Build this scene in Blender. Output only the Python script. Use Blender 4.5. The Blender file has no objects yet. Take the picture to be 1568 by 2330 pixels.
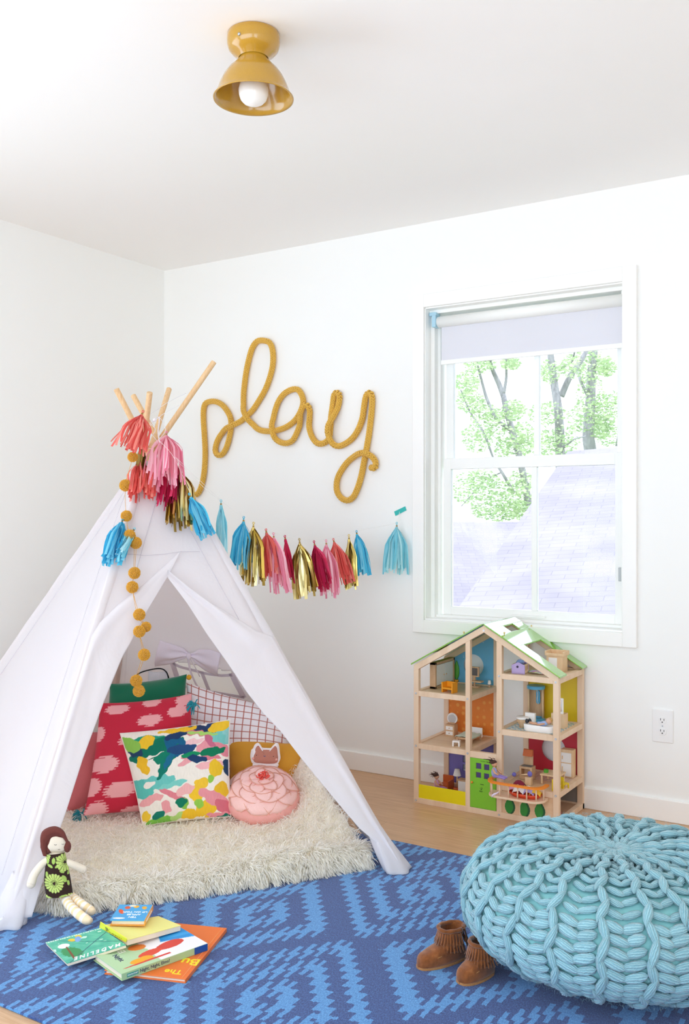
WORLD = 5.0
EXPO = -0.94
GND = 1.75
SKY = 1.4
import bpy, math, random
import numpy as np
from mathutils import Vector, Matrix
sc = bpy.context.scene
COL = sc.collection
RS = np.random.RandomState(7)
PI = math.pi

# ---------------------------------------------------------------- camera geometry (measured from the room's vanishing points)
FPX, U0, V0 = 2182.0, 784.0, 1176.0
CAM = np.array([3.472, -3.733, 1.155])
EX, EY = 0.8454, 0.5341
def ray(u, v):
    a = (u - U0) / FPX; c = (V0 - v) / FPX
    return np.array([a * EX - EY, a * EY + EX, c])
def onz(u, v, z=0.0):
    r = ray(u, v); return CAM + r * ((z - CAM[2]) / r[2])
def ony(u, v, y=0.0):
    r = ray(u, v); return CAM + r * ((y - CAM[1]) / r[1])
def ond(u, v, t):
    return CAM + ray(u, v) * t
def onp(u, v, P, n):
    r = ray(u, v); return CAM + r * (np.dot(np.array(P) - CAM, n) / np.dot(r, n))
def depth(p):
    return -(p[0] - CAM[0]) * EY + (p[1] - CAM[1]) * EX
def zm(ox, oy, s):
    return lambda x, y: (ox + x / s, oy + y / s)
def vec(*a): return np.array(a, float)
def unit(v):
    v = np.array(v, float); return v / (np.linalg.norm(v) + 1e-12)
def lerp(a, b, t): return a + (b - a) * t

def lin(c):
    c = c / 255.0
    return c / 12.92 if c <= 0.04045 else ((c + 0.055) / 1.055) ** 2.4
def rgb(r, g, b): return (lin(r), lin(g), lin(b), 1.0)
def hexc(h): return rgb(int(h[0:2], 16), int(h[2:4], 16), int(h[4:6], 16))

# ---------------------------------------------------------------- node expressions
class X:
    def __init__(s, t, k): s.t = t; s.k = k
    def op(s, o, *a):
        n = s.t.nodes.new('ShaderNodeMath'); n.operation = o
        for i, q in enumerate((s,) + a):
            if isinstance(q, X): s.t.links.new(q.k, n.inputs[i])
            else: n.inputs[i].default_value = float(q)
        return X(s.t, n.outputs[0])
    def __add__(s, o): return s.op('ADD', o)
    __radd__ = __add__
    def __mul__(s, o): return s.op('MULTIPLY', o)
    __rmul__ = __mul__
    def __sub__(s, o): return s.op('SUBTRACT', o)
    def __rsub__(s, o): return (s * -1) + o
    def __truediv__(s, o): return s.op('DIVIDE', o)
    def floor(s): return s.op('FLOOR')
    def fract(s): return s.op('FRACT')
    def abs(s): return s.op('ABSOLUTE')
    def gt(s, o): return s.op('GREATER_THAN', o)
    def lt(s, o): return s.op('LESS_THAN', o)
    def max(s, o): return s.op('MAXIMUM', o)
    def min(s, o): return s.op('MINIMUM', o)
    def sin(s): return s.op('SINE')
    def sqrt(s): return s.op('SQRT')
    def atan2(s, o): return s.op('ARCTAN2', o)
    def clamp(s):
        r = s.op('ADD', 0.0); r.k.node.use_clamp = True; return r

class Mat:
    def __init__(s, name, col=(0.8, 0.8, 0.8, 1), rough=0.6, metal=0.0, spec=0.5, **kw):
        s.m = bpy.data.materials.new(name); s.m.use_nodes = True
        s.t = s.m.node_tree; s.b = s.t.nodes['Principled BSDF']
        s.b.inputs['Base Color'].default_value = col
        s.b.inputs['Roughness'].default_value = rough
        s.b.inputs['Metallic'].default_value = metal
        s.b.inputs['Specular IOR Level'].default_value = spec
        for k, v in kw.items(): s.b.inputs[k.replace('_', ' ')].default_value = v
        s.m.diffuse_color = col
        s._tc = None
    def node(s, ty, **kw):
        n = s.t.nodes.new(ty)
        for k, v in kw.items():
            if k.startswith('i_'): n.inputs[k[2:].replace('_', ' ')].default_value = v
            else: setattr(n, k, v)
        return n
    def link(s, a, b): s.t.links.new(a.k if isinstance(a, X) else a, b)
    def obj(s):
        if s._tc is None: s._tc = s.t.nodes.new('ShaderNodeTexCoord').outputs['Object']
        return s._tc
    def xyz(s):
        n = s.node('ShaderNodeSeparateXYZ'); s.link(s.obj(), n.inputs[0])
        return [X(s.t, o) for o in n.outputs]
    def mapping(s, scale=(1, 1, 1), rot=(0, 0, 0), src=None):
        n = s.node('ShaderNodeMapping'); n.inputs['Scale'].default_value = scale; n.inputs['Rotation'].default_value = rot
        s.link(src or s.obj(), n.inputs[0]); return n.outputs[0]
    def noise(s, scale, detail=3, stretch=(1, 1, 1), rough=0.55, dist=0.0):
        n = s.node('ShaderNodeTexNoise'); n.inputs['Scale'].default_value = scale; n.inputs['Detail'].default_value = detail
        n.inputs['Roughness'].default_value = rough; n.inputs['Distortion'].default_value = dist
        s.link(s.mapping(stretch) if stretch != (1, 1, 1) else s.obj(), n.inputs['Vector'])
        return X(s.t, n.outputs['Fac'])
    def ramp(s, fac, stops):
        n = s.node('ShaderNodeValToRGB'); e = n.color_ramp.elements
        while len(e) > 1: e.remove(e[-1])
        e[0].position, e[0].color = stops[0]
        for p, c in stops[1:]:
            q = e.new(p); q.color = c
        s.link(fac, n.inputs[0]); return n.outputs[0]
    def mix(s, fac, a, b, mode='MIX'):
        n = s.node('ShaderNodeMix', data_type='RGBA', blend_type=mode)
        for sock, v in ((n.inputs[0], fac), (n.inputs[6], a), (n.inputs[7], b)):
            if isinstance(v, (X, bpy.types.NodeSocket)): s.link(v, sock)
            else: sock.default_value = v
        return n.outputs[2]
    def color(s, c): s.link(c, s.b.inputs['Base Color']); return s
    def attr(s, name='col'):
        n = s.node('ShaderNodeAttribute'); n.attribute_name = name; return n.outputs['Color']
    def bump(s, h, strength=0.3, dist=0.001):
        n = s.node('ShaderNodeBump'); n.inputs['Strength'].default_value = strength; n.inputs['Distance'].default_value = dist
        s.link(h, n.inputs['Height']); s.link(n.outputs[0], s.b.inputs['Normal']); return s
    def translucent(s, fac, col):
        tr = s.node('ShaderNodeBsdfTranslucent'); 
        if isinstance(col, (X, bpy.types.NodeSocket)): s.link(col, tr.inputs[0])
        else: tr.inputs[0].default_value = col
        mx = s.node('ShaderNodeMixShader'); mx.inputs[0].default_value = fac
        s.link(s.b.outputs[0], mx.inputs[1]); s.link(tr.outputs[0], mx.inputs[2])
        s.link(mx.outputs[0], s.t.nodes['Material Output'].inputs[0]); return s

_mc = {}
def paint(name, col, rough=0.4, **kw):
    if name not in _mc: _mc[name] = Mat(name, hexc(col), rough, **kw).m
    return _mc[name]
def fabric(name, col, rough=0.9, scale=700, var=0.12, bs=0.35, bd=0.0006, sheen=0.15, big=0.0):
    if name in _mc: return _mc[name]
    m = Mat(name, hexc(col), rough, spec=0.2, Sheen_Weight=sheen)
    n = m.noise(scale, 2)
    c = hexc(col)
    d = tuple(x * (1 - var) for x in c[:3]) + (1,)
    l = tuple(min(1, x * (1 + var)) for x in c[:3]) + (1,)
    m.color(m.ramp(n, [(0.3, d), (0.7, l)]))
    h = n
    if big: h = n * 0.3 + m.noise(14, 3) * big
    m.bump(h, bs, bd if not big else 0.004)
    _mc[name] = m.m; return m.m
def cfabric(name='printed_fabric', rough=0.85, attr='col', bs=0.3, sheen=0.1, metal=0.0, scale=600):
    if name in _mc: return _mc[name]
    m = Mat(name, (1, 1, 1, 1), rough, metal, spec=0.25, Sheen_Weight=sheen)
    m.color(m.attr(attr)); m.bump(m.noise(scale, 2), bs, 0.0005)
    _mc[name] = m.m; return m.m
def wood(name, c1, c2, scale=30, stretch=(1, 1, 0.08), rough=0.5):
    if name in _mc: return _mc[name]
    m = Mat(name, hexc(c1), rough, spec=0.35)
    n = m.noise(scale, 4, stretch, dist=0.6)
    m.color(m.ramp(n, [(0.3, hexc(c1)), (0.7, hexc(c2))]))
    m.bump(n, 0.08, 0.0005)
    _mc[name] = m.m; return m.m

# ---------------------------------------------------------------- mesh builder
WL = {}
def uvsphere(nu=12, nv=8):
    V = [(0, 0, 1)]
    for j in range(1, nv):
        t = PI * j / nv
        for i in range(nu):
            a = 2 * PI * i / nu; V.append((math.sin(t) * math.cos(a), math.sin(t) * math.sin(a), math.cos(t)))
    V.append((0, 0, -1)); F = []
    for i in range(nu):
        F.append((0, 1 + i, 1 + (i + 1) % nu))
        for j in range(nv - 2):
            a = 1 + j * nu; b = a + nu
            F.append((a + i, b + i, b + (i + 1) % nu, a + (i + 1) % nu))
        q = 1 + (nv - 2) * nu
        F.append((q + i, len(V) - 1, q + (i + 1) % nu))
    return np.array(V), F
_SPH = {}
def sph(nu, nv):
    if (nu, nv) not in _SPH: _SPH[(nu, nv)] = uvsphere(nu, nv)
    return _SPH[(nu, nv)]
def frame(z, up=(0, 0, 1)):
    z = unit(z); up = np.array(up, float)
    if abs(np.dot(z, up)) > 0.98: up = np.array((1.0, 0, 0)) if abs(z[0]) < 0.9 else np.array((0, 1.0, 0))
    x = unit(np.cross(up, z)); y = np.cross(z, x)
    return np.column_stack((x, y, z))
def rotz(a):
    c, s = math.cos(a), math.sin(a); return np.array(((c, -s, 0), (s, c, 0), (0, 0, 1.0)))
def rotx(a):
    c, s = math.cos(a), math.sin(a); return np.array(((1.0, 0, 0), (0, c, -s), (0, s, c)))
def roty(a):
    c, s = math.cos(a), math.sin(a); return np.array(((c, 0, s), (0, 1.0, 0), (-s, 0, c)))

class MB:
    def __init__(s): s.V = []; s.F = []; s.n = 0; s.C = []; s.M = []
    def add(s, v, f, c=None, mi=0):
        v = np.asarray(v, float); k = s.n
        s.V.append(v); s.F += [tuple(i + k for i in q) for q in f]; s.n += len(v)
        s.M += [mi] * len(f)
        if c is None: c = (1, 1, 1, 1)
        c = np.asarray(c, float)
        s.C.append(np.tile(c, (len(v), 1)) if c.ndim == 1 else c)
        return s
    def box(s, c, sz, R=None, mi=0, col=None):
        sx, sy, sz_ = [q / 2 for q in sz]
        v = np.array([(x, y, z) for x in (-sx, sx) for y in (-sy, sy) for z in (-sz_, sz_)])
        if R is not None: v = v @ np.asarray(R).T
        return s.add(v + np.array(c), [(0, 1, 3, 2), (4, 6, 7, 5), (0, 4, 5, 1), (2, 3, 7, 6), (0, 2, 6, 4), (1, 5, 7, 3)], col, mi)
    def bx(s, x0, x1, y0, y1, z0, z1, mi=0, col=None):
        return s.box(((x0 + x1) / 2, (y0 + y1) / 2, (z0 + z1) / 2), (abs(x1 - x0), abs(y1 - y0), abs(z1 - z0)), None, mi, col)
    def ell(s, c, r, R=None, nu=12, nv=8, col=None, mi=0):
        v, f = sph(nu, nv)
        r = (r, r, r) if isinstance(r, (int, float)) else r
        v = v * np.array(r)
        if R is not None: v = v @ np.asarray(R).T
        return s.add(v + np.array(c), f, col, mi)
    def tube(s, pts, r, n=8, cap=True, col=None, mi=0, closed=False, flat=1.0, up=(0, 0, 1)):
        P = np.array(pts, float); m = len(P)
        r = np.full(m, r) if isinstance(r, (int, float)) else np.array(r, float)
        if closed: T = np.roll(P, -1, 0) - np.roll(P, 1, 0)
        else: T = np.gradient(P, axis=0)
        T = T / (np.linalg.norm(T, axis=1)[:, None] + 1e-12)
        x = frame(T[0], up)[:, 0]; V = []
        a = np.arange(n) * 2 * PI / n
        for i in range(m):
            x = x - T[i] * np.dot(x, T[i]); x = unit(x); y = np.cross(T[i], x)
            V.append(P[i] + r[i] * (np.cos(a)[:, None] * x + flat * np.sin(a)[:, None] * y))
        V = np.concatenate(V); F = []
        for i in range(m if closed else m - 1):
            b = i * n; d = ((i + 1) % m) * n
            for j in range(n): F.append((b + j, b + (j + 1) % n, d + (j + 1) % n, d + j))
        if cap and not closed:
            F.append(tuple(range(n - 1, -1, -1))); F.append(tuple((m - 1) * n + j for j in range(n)))
        if col is not None and np.ndim(col) == 2: col = np.repeat(np.asarray(col), n, axis=0)
        return s.add(V, F, col, mi)
    def cyl(s, a, b, r0, r1=None, n=16, col=None, mi=0):
        return s.tube([a, b], [r0, r0 if r1 is None else r1], n, True, col, mi)
    def lathe(s, prof, c=(0, 0, 0), R=None, n=32, col=None, mi=0, cap=False):
        V = []; F = []; m = len(prof)
        for r, z in prof:
            for j in range(n):
                a = 2 * PI * j / n; V.append((r * math.cos(a), r * math.sin(a), z))
        for i in range(m - 1):
            for j in range(n):
                F.append((i * n + j, i * n + (j + 1) % n, (i + 1) * n + (j + 1) % n, (i + 1) * n + j))
        if cap: F.append(tuple(range(n - 1, -1, -1))); F.append(tuple((m - 1) * n + j for j in range(n)))
        V = np.array(V)
        if R is not None: V = V @ np.asarray(R).T
        return s.add(V + np.array(c), F, col, mi)
    def grid(s, G, col=None, mi=0):
        G = np.asarray(G, float); a, b = G.shape[:2]
        F = [(i * b + j, (i + 1) * b + j, (i + 1) * b + j + 1, i * b + j + 1) for i in range(a - 1) for j in range(b - 1)]
        if col is not None and np.ndim(col) == 3: col = np.asarray(col).reshape(a * b, -1)
        return s.add(G.reshape(-1, 3), F, col, mi)
    def prism(s, poly, d0, d1, Mx=None, mi=0, col=None):
        """2D polygon extruded along local z from d0 to d1; Mx maps (x,y,z) to world"""
        n = len(poly); v = np.array([(x, y, d0) for x, y in poly] + [(x, y, d1) for x, y in poly], float)
        if Mx is not None: v = Mx(v)
        F = [tuple(range(n - 1, -1, -1)), tuple(range(n, 2 * n))] + [(i, (i + 1) % n, n + (i + 1) % n, n + i) for i in range(n)]
        return s.add(v, F, col, mi)
    def build(s, name, mat, parent=None, smooth=False, bevel=0, solid=0, sub=0, colattr=False, seg=2, off=0):
        V = np.concatenate(s.V)
        if parent is None:
            lo, hi = V.min(0), V.max(0); o = np.array([(lo[0] + hi[0]) / 2, (lo[1] + hi[1]) / 2, lo[2]])
        else: o = WL[parent.name]
        me = bpy.data.meshes.new(name); me.from_pydata((V - o).tolist(), [], s.F)
        mats = mat if isinstance(mat, (list, tuple)) else [mat]
        for q in mats: me.materials.append(q)
        if len(mats) > 1: me.polygons.foreach_set('material_index', s.M)
        if smooth: me.polygons.foreach_set('use_smooth', [True] * len(me.polygons))
        if colattr:
            C = np.concatenate(s.C)
            if C.shape[1] == 3: C = np.hstack((C, np.ones((len(C), 1))))
            a = me.color_attributes.new('col', 'FLOAT_COLOR', 'POINT'); a.data.foreach_set('color', C.astype(np.float32).ravel())
        me.update()
        ob = bpy.data.objects.new(name, me); COL.objects.link(ob)
        if parent is None: ob.location = o
        else: ob.parent = parent
        WL[ob.name] = o
        if solid:
            md = ob.modifiers.new('solid', 'SOLIDIFY'); md.thickness = solid; md.offset = off
        if sub:
            md = ob.modifiers.new('sub', 'SUBSURF'); md.levels = sub; md.render_levels = sub
        if bevel:
            md = ob.modifiers.new('bevel', 'BEVEL'); md.width = bevel; md.segments = seg; md.limit_method = 'ANGLE'; md.angle_limit = 0.6
            me.polygons.foreach_set('use_smooth', [True] * len(me.polygons)) if False else None
        return ob

def tag(o, label=None, cat=None, group=None, kind=None):
    if label: o['label'] = label
    if cat: o['category'] = cat
    if group: o['group'] = group
    if kind: o['kind'] = kind
    return o
def thing(name, label, cat, loc, group=None):
    o = bpy.data.objects.new(name, None); COL.objects.link(o); o.empty_display_size = 0.05
    o.location = loc; WL[o.name] = np.array(loc, float)
    return tag(o, label, cat, group)
def struct(mb, name, mat, parent=None, **kw):
    o = mb.build(name, mat, parent, **kw)
    if parent is None: o['kind'] = 'structure'
    return o
def srgba(h): return np.array(hexc(h))

def spline(P, n):
    """Catmull-Rom through points, n samples evenly spread"""
    P = np.array(P, float); Q = np.vstack((2 * P[0] - P[1], P, 2 * P[-1] - P[-2])); out = []
    for i in range(1, len(Q) - 2):
        for t in np.linspace(0, 1, 12, endpoint=False):
            a, b, c, d = Q[i - 1], Q[i], Q[i + 1], Q[i + 2]
            out.append(0.5 * ((2 * b) + (c - a) * t + (2 * a - 5 * b + 4 * c - d) * t * t + (3 * b - a - 3 * c + d) * t ** 3))
    out.append(P[-1]); out = np.array(out)
    L = np.concatenate(([0], np.cumsum(np.linalg.norm(np.diff(out, axis=0), axis=1))))
    t = np.linspace(0, L[-1], n)
    return np.column_stack([np.interp(t, L, out[:, k]) for k in range(out.shape[1])])

def vnoise(seed=0, n=6, fmax=3.0):
    """smooth pseudo-random 2D field as a sum of sines"""
    r = np.random.RandomState(seed); K = r.uniform(-fmax, fmax, (n, 2)); ph = r.uniform(0, 6.28, n); w = r.uniform(0.3, 1, n)
    return lambda x, y: sum(w[i] * np.sin(K[i, 0] * x + K[i, 1] * y + ph[i]) for i in range(n)) / n

def text_mesh(txt, size, ext=0.0004, font_bold=False, sp=1.0):
    cu = bpy.data.curves.new('lettering_curve', 'FONT'); cu.body = txt; cu.size = size; cu.extrude = ext
    cu.space_character = sp; cu.align_x = 'CENTER'; cu.align_y = 'CENTER'; cu.resolution_u = 3
    if font_bold: cu.offset = size * 0.018
    o = bpy.data.objects.new('lettering_tmp', cu); COL.objects.link(o)
    bpy.context.view_layer.update()
    dg = bpy.context.evaluated_depsgraph_get()
    me = bpy.data.meshes.new_from_object(o.evaluated_get(dg))
    bpy.data.objects.remove(o); bpy.data.curves.remove(cu)
    V = np.array([v.co[:] for v in me.vertices]); F = [tuple(p.vertices) for p in me.polygons]
    bpy.data.meshes.remove(me)
    return V, F
def text_part(name, txt, size, center, R, mat, parent, bold=False, sx=1.0, fit=0.0, sp=1.0):
    V, F = text_mesh(txt, size, 0.0004, bold, sp)
    if fit: sx = fit / (V[:, 0].max() - V[:, 0].min())
    V = V * np.array((sx, 1, 1)); mb = MB(); mb.add(V @ np.asarray(R).T + np.asarray(center), F)
    return mb.build(name, mat, parent)
# ================================================================ room
H = 2.44
RX, RY = 4.3, -4.9        # room extents: x 0..RX, y RY..0
wallm = Mat('white_wall_paint', rgb(243, 243, 240), 0.65, spec=0.3)
wallm.bump(wallm.noise(160, 2), 0.08, 0.0006); WALL = wallm.m
ceilm = Mat('white_ceiling_paint', rgb(247, 246, 244), 0.85, spec=0.15); CEIL = ceilm.m
TRIM = paint('white_trim_paint', 'F6F5F2', 0.4, spec=0.35)
SASH = paint('white_sash_paint', 'F5F5F2', 0.35)
# floor : oak planks
m = Mat('oak_plank_floor', rough=0.32, spec=0.45)
br = m.node('ShaderNodeTexBrick'); br.offset = 0.37; br.inputs['Scale'].default_value = 1.0
br.inputs['Brick Width'].default_value = 1.3; br.inputs['Row Height'].default_value = 0.125; br.inputs['Mortar Size'].default_value = 0.0012
br.inputs['Mortar Smooth'].default_value = 0.2; br.inputs['Bias'].default_value = 0.0
br.inputs['Color1'].default_value = rgb(205, 165, 125); br.inputs['Color2'].default_value = rgb(188, 145, 103); br.inputs['Mortar'].default_value = rgb(120, 85, 55)
m.link(m.obj(), br.inputs['Vector'])
g1 = m.noise(9, 5, (0.35, 7, 1), dist=1.2); g2 = m.noise(90, 3, (0.12, 3, 1))
c = m.mix(0.55, br.outputs['Color'], m.ramp(g1, [(0.25, rgb(170, 125, 84)), (0.5, rgb(208, 168, 128)), (0.75, rgb(222, 188, 150))]))
c = m.mix(0.35, c, m.ramp(g2, [(0.35, rgb(176, 132, 92)), (0.65, rgb(225, 190, 152))]), 'MIX')
m.color(c); m.bump(X(m.t, br.outputs['Fac']) * -1 + g2 * 0.15, 0.25, 0.001); FLOORM = m.m
mb = MB(); mb.bx(0, RX, RY, 0, -0.12, 0); struct(mb, 'floor', FLOORM)
for o in [bpy.data.objects['floor']]: pass
mb = MB(); mb.bx(-.15, RX + .15, RY - .15, .15, H, H + .15); struct(mb, 'ceiling', CEIL)
def holed(mb, u0, u1, z0, z1, hu0, hu1, hz0, hz1, f):
    """wall slab with a hole; f(u0,u1,z0,z1) adds a box"""
    f(u0, hu0, z0, z1); f(hu1, u1, z0, z1); f(hu0, hu1, z0, hz0); f(hu0, hu1, hz1, z1)
WX0, WX1, WZ0, WZ1 = 1.532, 2.397, 0.705, 2.068
mb = MB(); holed(mb, 0, RX, 0, H, WX0, WX1, WZ0, WZ1, lambda a, b, c, d: mb.bx(a, b, 0, .16, c, d)); struct(mb, 'wall_back', WALL)
# window openings behind the photographer
FWX0, FWX1, FWZ0, FWZ1 = 0.5, 3.9, 0.08, 2.1
mb = MB(); holed(mb, 0, RX, 0, H, FWX0, FWX1, FWZ0, FWZ1, lambda a, b, c, d: mb.bx(a, b, RY - .15, RY, c, d)); struct(mb, 'wall_front', WALL)
mb = MB(); holed(mb, RY, 0, 0, H, -4.7, -3.5, .12, 1.95, lambda a, b, c, d: mb.bx(RX, RX + .15, a, b, c, d)); struct(mb, 'wall_right', WALL)
portal_r = True
RWY0, RWY1, RWZ0, RWZ1 = -4.5, -2.2, 0.15, 2.0
mb = MB(); holed(mb, RY, 0, 0, H, RWY0, RWY1, RWZ0, RWZ1, lambda a, b, c, d: mb.bx(-.15, 0, a, b, c, d)); struct(mb, 'wall_left', WALL)
mb = MB(); mb.bx(0.0, RX, -.014, 0, 0, .083); struct(mb, 'baseboard_back', TRIM, bevel=.003)
mb = MB(); mb.bx(0, .014, RY, -.014, 0, .083); struct(mb, 'baseboard_left', TRIM, bevel=.003)
# casing round the window
mb = MB()
a, b, c_, d = 1.477, 2.452, .65, 2.125
for q in ((a, WX0, c_, d), (WX1, b, c_, d), (WX0, WX1, c_, WZ0), (WX0, WX1, WZ1, d)): mb.bx(q[0], q[1], -.018, 0, q[2], q[3])
struct(mb, 'trim_1', TRIM, bevel=.002)
# double-hung window
win = bpy.data.objects.new('window_1', None); COL.objects.link(win); win.location = (1.965, 0.08, .705); WL['window_1'] = np.array(win.location); win['kind'] = 'structure'
mb = MB()   # jamb liner, stepped
mb.bx(WX0, WX0 + .004, -.006, .15, WZ0, WZ1); mb.bx(WX0 + .004, WX0 + .022, .045, .15, WZ0, WZ1); mb.bx(WX0 + .022, WX0 + .036, .075, .15, WZ0, WZ1)
mb.bx(WX1 - .004, WX1, -.006, .15, WZ0, WZ1); mb.bx(WX1 - .022, WX1 - .004, .045, .15, WZ0, WZ1)
mb.bx(WX0, WX1, -.006, .15, WZ1 - .006, WZ1); mb.bx(WX0, WX1, .035, .15, WZ1 - .022, WZ1 - .006); mb.bx(WX0, WX1, -.006, .15, WZ0, WZ0 + .008)
mb.bx(WX0, WX1, .06, .15, WZ0 + .008, WZ0 + .02)
mb.build('window_frame', SASH, win, bevel=.0015)
def sash(x0, x1, z0, z1, y0, y1, sw, bt, tp, name):
    mb = MB()
    mb.bx(x0, x0 + sw, y0, y1, z0, z1); mb.bx(x1 - sw, x1, y0, y1, z0, z1)
    mb.bx(x0 + sw, x1 - sw, y0, y1, z0, z0 + bt); mb.bx(x0 + sw, x1 - sw, y0, y1, z1 - tp, z1)
    mc = 1.998; mb.bx(mc - .0125, mc + .0125, y0 + .002, y1 - .004, z0 + bt, z1 - tp)
    o = mb.build(name, SASH, win, bevel=.002)
    return o
GL = Mat('window_glass', (1, 1, 1, 1), 0.0)
GL.t.nodes.remove(GL.b)
tn = GL.node('ShaderNodeBsdfTransparent'); gn = GL.node('ShaderNodeBsdfGlossy'); gn.inputs['Roughness'].default_value = 0.0
fn = GL.node('ShaderNodeFresnel'); fn.inputs[0].default_value = 1.2
mx = GL.node('ShaderNodeMixShader'); GL.link(fn.outputs[0], mx.inputs[0]); GL.link(tn.outputs[0], mx.inputs[1]); GL.link(gn.outputs[0], mx.inputs[2])
GL.link(mx.outputs[0], GL.t.nodes['Material Output'].inputs[0]); GLASS = GL.m
sx0, sx1 = 1.577, 2.375
lo = sash(sx0, sx1, .725, 1.412, .085, .112, .036, .036, .048, 'lower_sash')
up = sash(sx0, sx1, 1.375, 2.046, .113, .138, .036, .036, .04, 'upper_sash')
mb = MB(); mb.bx(sx0 + .036, sx1 - .036, .096, .099, .761, 1.364); mb.build('window_pane', GLASS, win)
mb = MB(); mb.bx(sx0 + .036, sx1 - .036, .124, .127, 1.411, 2.006); mb.build('window_pane', GLASS, win)
mb = MB(); mb.bx(1.9, 2.05, .07, .085, .735, .742); mb.build('sash_lift', SASH, win)
mb = MB(); mb.bx(2.362, 2.374, .05, .062, .90, .955); mb.build('window_latch', paint('latch_grey', 'B9BDBE', .4), win, bevel=.002)
mb = MB(); mb.bx(WX0 - .03, WX1 + .03, .15, .22, WZ0 - .03, WZ0 + .0); struct(mb, 'trim_2', TRIM)
# roller blind
bl = thing('roller_blind', 'white roller blind half rolled up at the top of the window', 'blind', (1.97, .045, 1.83))
cloth = Mat('blind_cloth', rgb(232, 231, 236), .9, spec=.1); cloth.translucent(.2, rgb(235, 235, 240)); cloth.bump(cloth.noise(900, 1), .1, .0003)
mb = MB(); mb.cyl((1.575, .042, 2.008), (2.385, .042, 2.008), .024, n=32); mb.build('roller', paint('blind_white', 'F4F4F0', .5), bl, smooth=True)
mb = MB(); mb.bx(1.588, 2.383, .0445, .0455, 1.835, 2.0); mb.build('blind_cloth', cloth.m, bl)
mb = MB(); mb.bx(1.586, 2.385, .041, .049, 1.82, 1.84); mb.build('hem_bar', paint('blind_white', 'F4F4F0', .5), bl, bevel=.002)
mb = MB(); mb.bx(1.54, 1.573, .02, .06, 2.035, 2.05); mb.bx(1.553, 1.572, .018, .058, 1.985, 2.035); mb.cyl((1.548, .042, 2.012), (1.577, .042, 2.012), .011)
mb.build('bracket', paint('blue_plastic', 'A9CFE0', .35), bl, bevel=.002)['label'] = 'pale blue bracket'
# power outlet
ou = thing('power_outlet', 'white double power outlet low on the wall right of the dollhouse', 'outlet', (2.547, -.004, .30))
z0, z1, x0, x1 = .297, .423, 2.508, 2.586
pl = paint('outlet_plastic', 'F1F0EE', .3)
mb = MB(); mb.bx(x0, x1, -.006, 0, z0, z1); mb.build('cover_plate', pl, ou, bevel=.003, seg=3)
DARK = paint('dark_slot', '3A3532', .6)
for k in (-1, 1):
    zc = .36 + k * .021; xc = 2.547
    poly = [(xc + .0155 * math.cos(a) , zc + max(-.0125, min(.0125, .0165 * math.sin(a)))) for a in np.linspace(0, 2 * PI, 28, endpoint=False)]
    mb = MB(); mb.prism(poly, .006, .0085, lambda v: np.column_stack((v[:, 0], -v[:, 2], v[:, 1]))); r = mb.build('receptacle', pl, ou, bevel=.0006)
    mb = MB(); mb.bx(xc - .0072, xc - .0052, -.0095, -.008, zc, zc + .008); mb.bx(xc + .0052, xc + .0072, -.0095, -.008, zc, zc + .007); mb.cyl((xc, -.0095, zc - .006), (xc, -.008, zc - .006), .0024, n=12)
    mb.build('slot', DARK, r)
mb = MB(); mb.cyl((2.547, -.0075, .36), (2.547, -.006, .36), .0025, n=12); mb.build('screw', paint('steel', 'B8BCC0', .3, metal=.8), ou)

# ---------------------------------------------------------------- ceiling light
must = Mat('mustard_glaze', rgb(196, 150, 38), .18, spec=.6, Coat_Weight=.5)
must.color(must.ramp(must.noise(900, 2), [(.3, rgb(176, 130, 28)), (.7, rgb(192, 147, 44))]))
lc = onz(577, 77, H); lx, ly = lc[0], lc[1]
lt = thing('ceiling_light', 'mustard yellow enamel flush ceiling light with a bell shade', 'lamp', (lx, ly, 2.267))
c0 = (lx, ly, 0)
mb = MB(); mb.lathe([(0, H), (.066, H), (.0695, 2.437), (.0705, 2.425), (.070, 2.41), (.066, 2.398), (.057, 2.388), (.046, 2.381), (.0395, 2.374)], c0, n=64); mb.build('canopy', must.m, lt, smooth=True)
prof = [(.0375, 2.376), (.040, 2.369), (.051, 2.357), (.066, 2.343), (.079, 2.325), (.088, 2.307), (.0945, 2.29), (.099, 2.278), (.104, 2.271), (.107, 2.268), (.1065, 2.2655), (.1015, 2.268), (.096, 2.275), (.0915, 2.287), (.085, 2.306), (.076, 2.323), (.063, 2.34), (.049, 2.353), (.038, 2.364), (.02, 2.368), (0, 2.369)]
mb = MB(); mb.lathe(prof, c0, n=72); mb.build('lamp_shade', must.m, lt, smooth=True)
mb = MB(); mb.lathe([(0, 2.366), (.018, 2.366), (.018, 2.345), (.021, 2.342)], c0, n=24); mb.build('bulb_socket', paint('socket_white', 'E8E4DA', .4), lt, smooth=True)
bulb = Mat('frosted_bulb', rgb(246, 243, 238), .12, spec=.6, Subsurface_Weight=0.0)
mb = MB(); mb.lathe([(.019, 2.345), (.022, 2.335), (.03, 2.32), (.037, 2.305), (.040, 2.29), (.0385, 2.276), (.034, 2.264), (.025, 2.255), (.013, 2.2505), (0, 2.249)], c0, n=72); mb.build('light_bulb', bulb.m, lt, smooth=True)['label'] = 'round white bulb'
a = math.atan2(-.72, .35) - .35
sp = np.array((lx + .070 * math.cos(a), ly + .070 * math.sin(a), 2.408))
mb = MB(); mb.ell(sp, .0045); mb.build('screw', paint('steel', 'B8BCC0', .3, metal=.8), lt, smooth=True)

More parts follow.
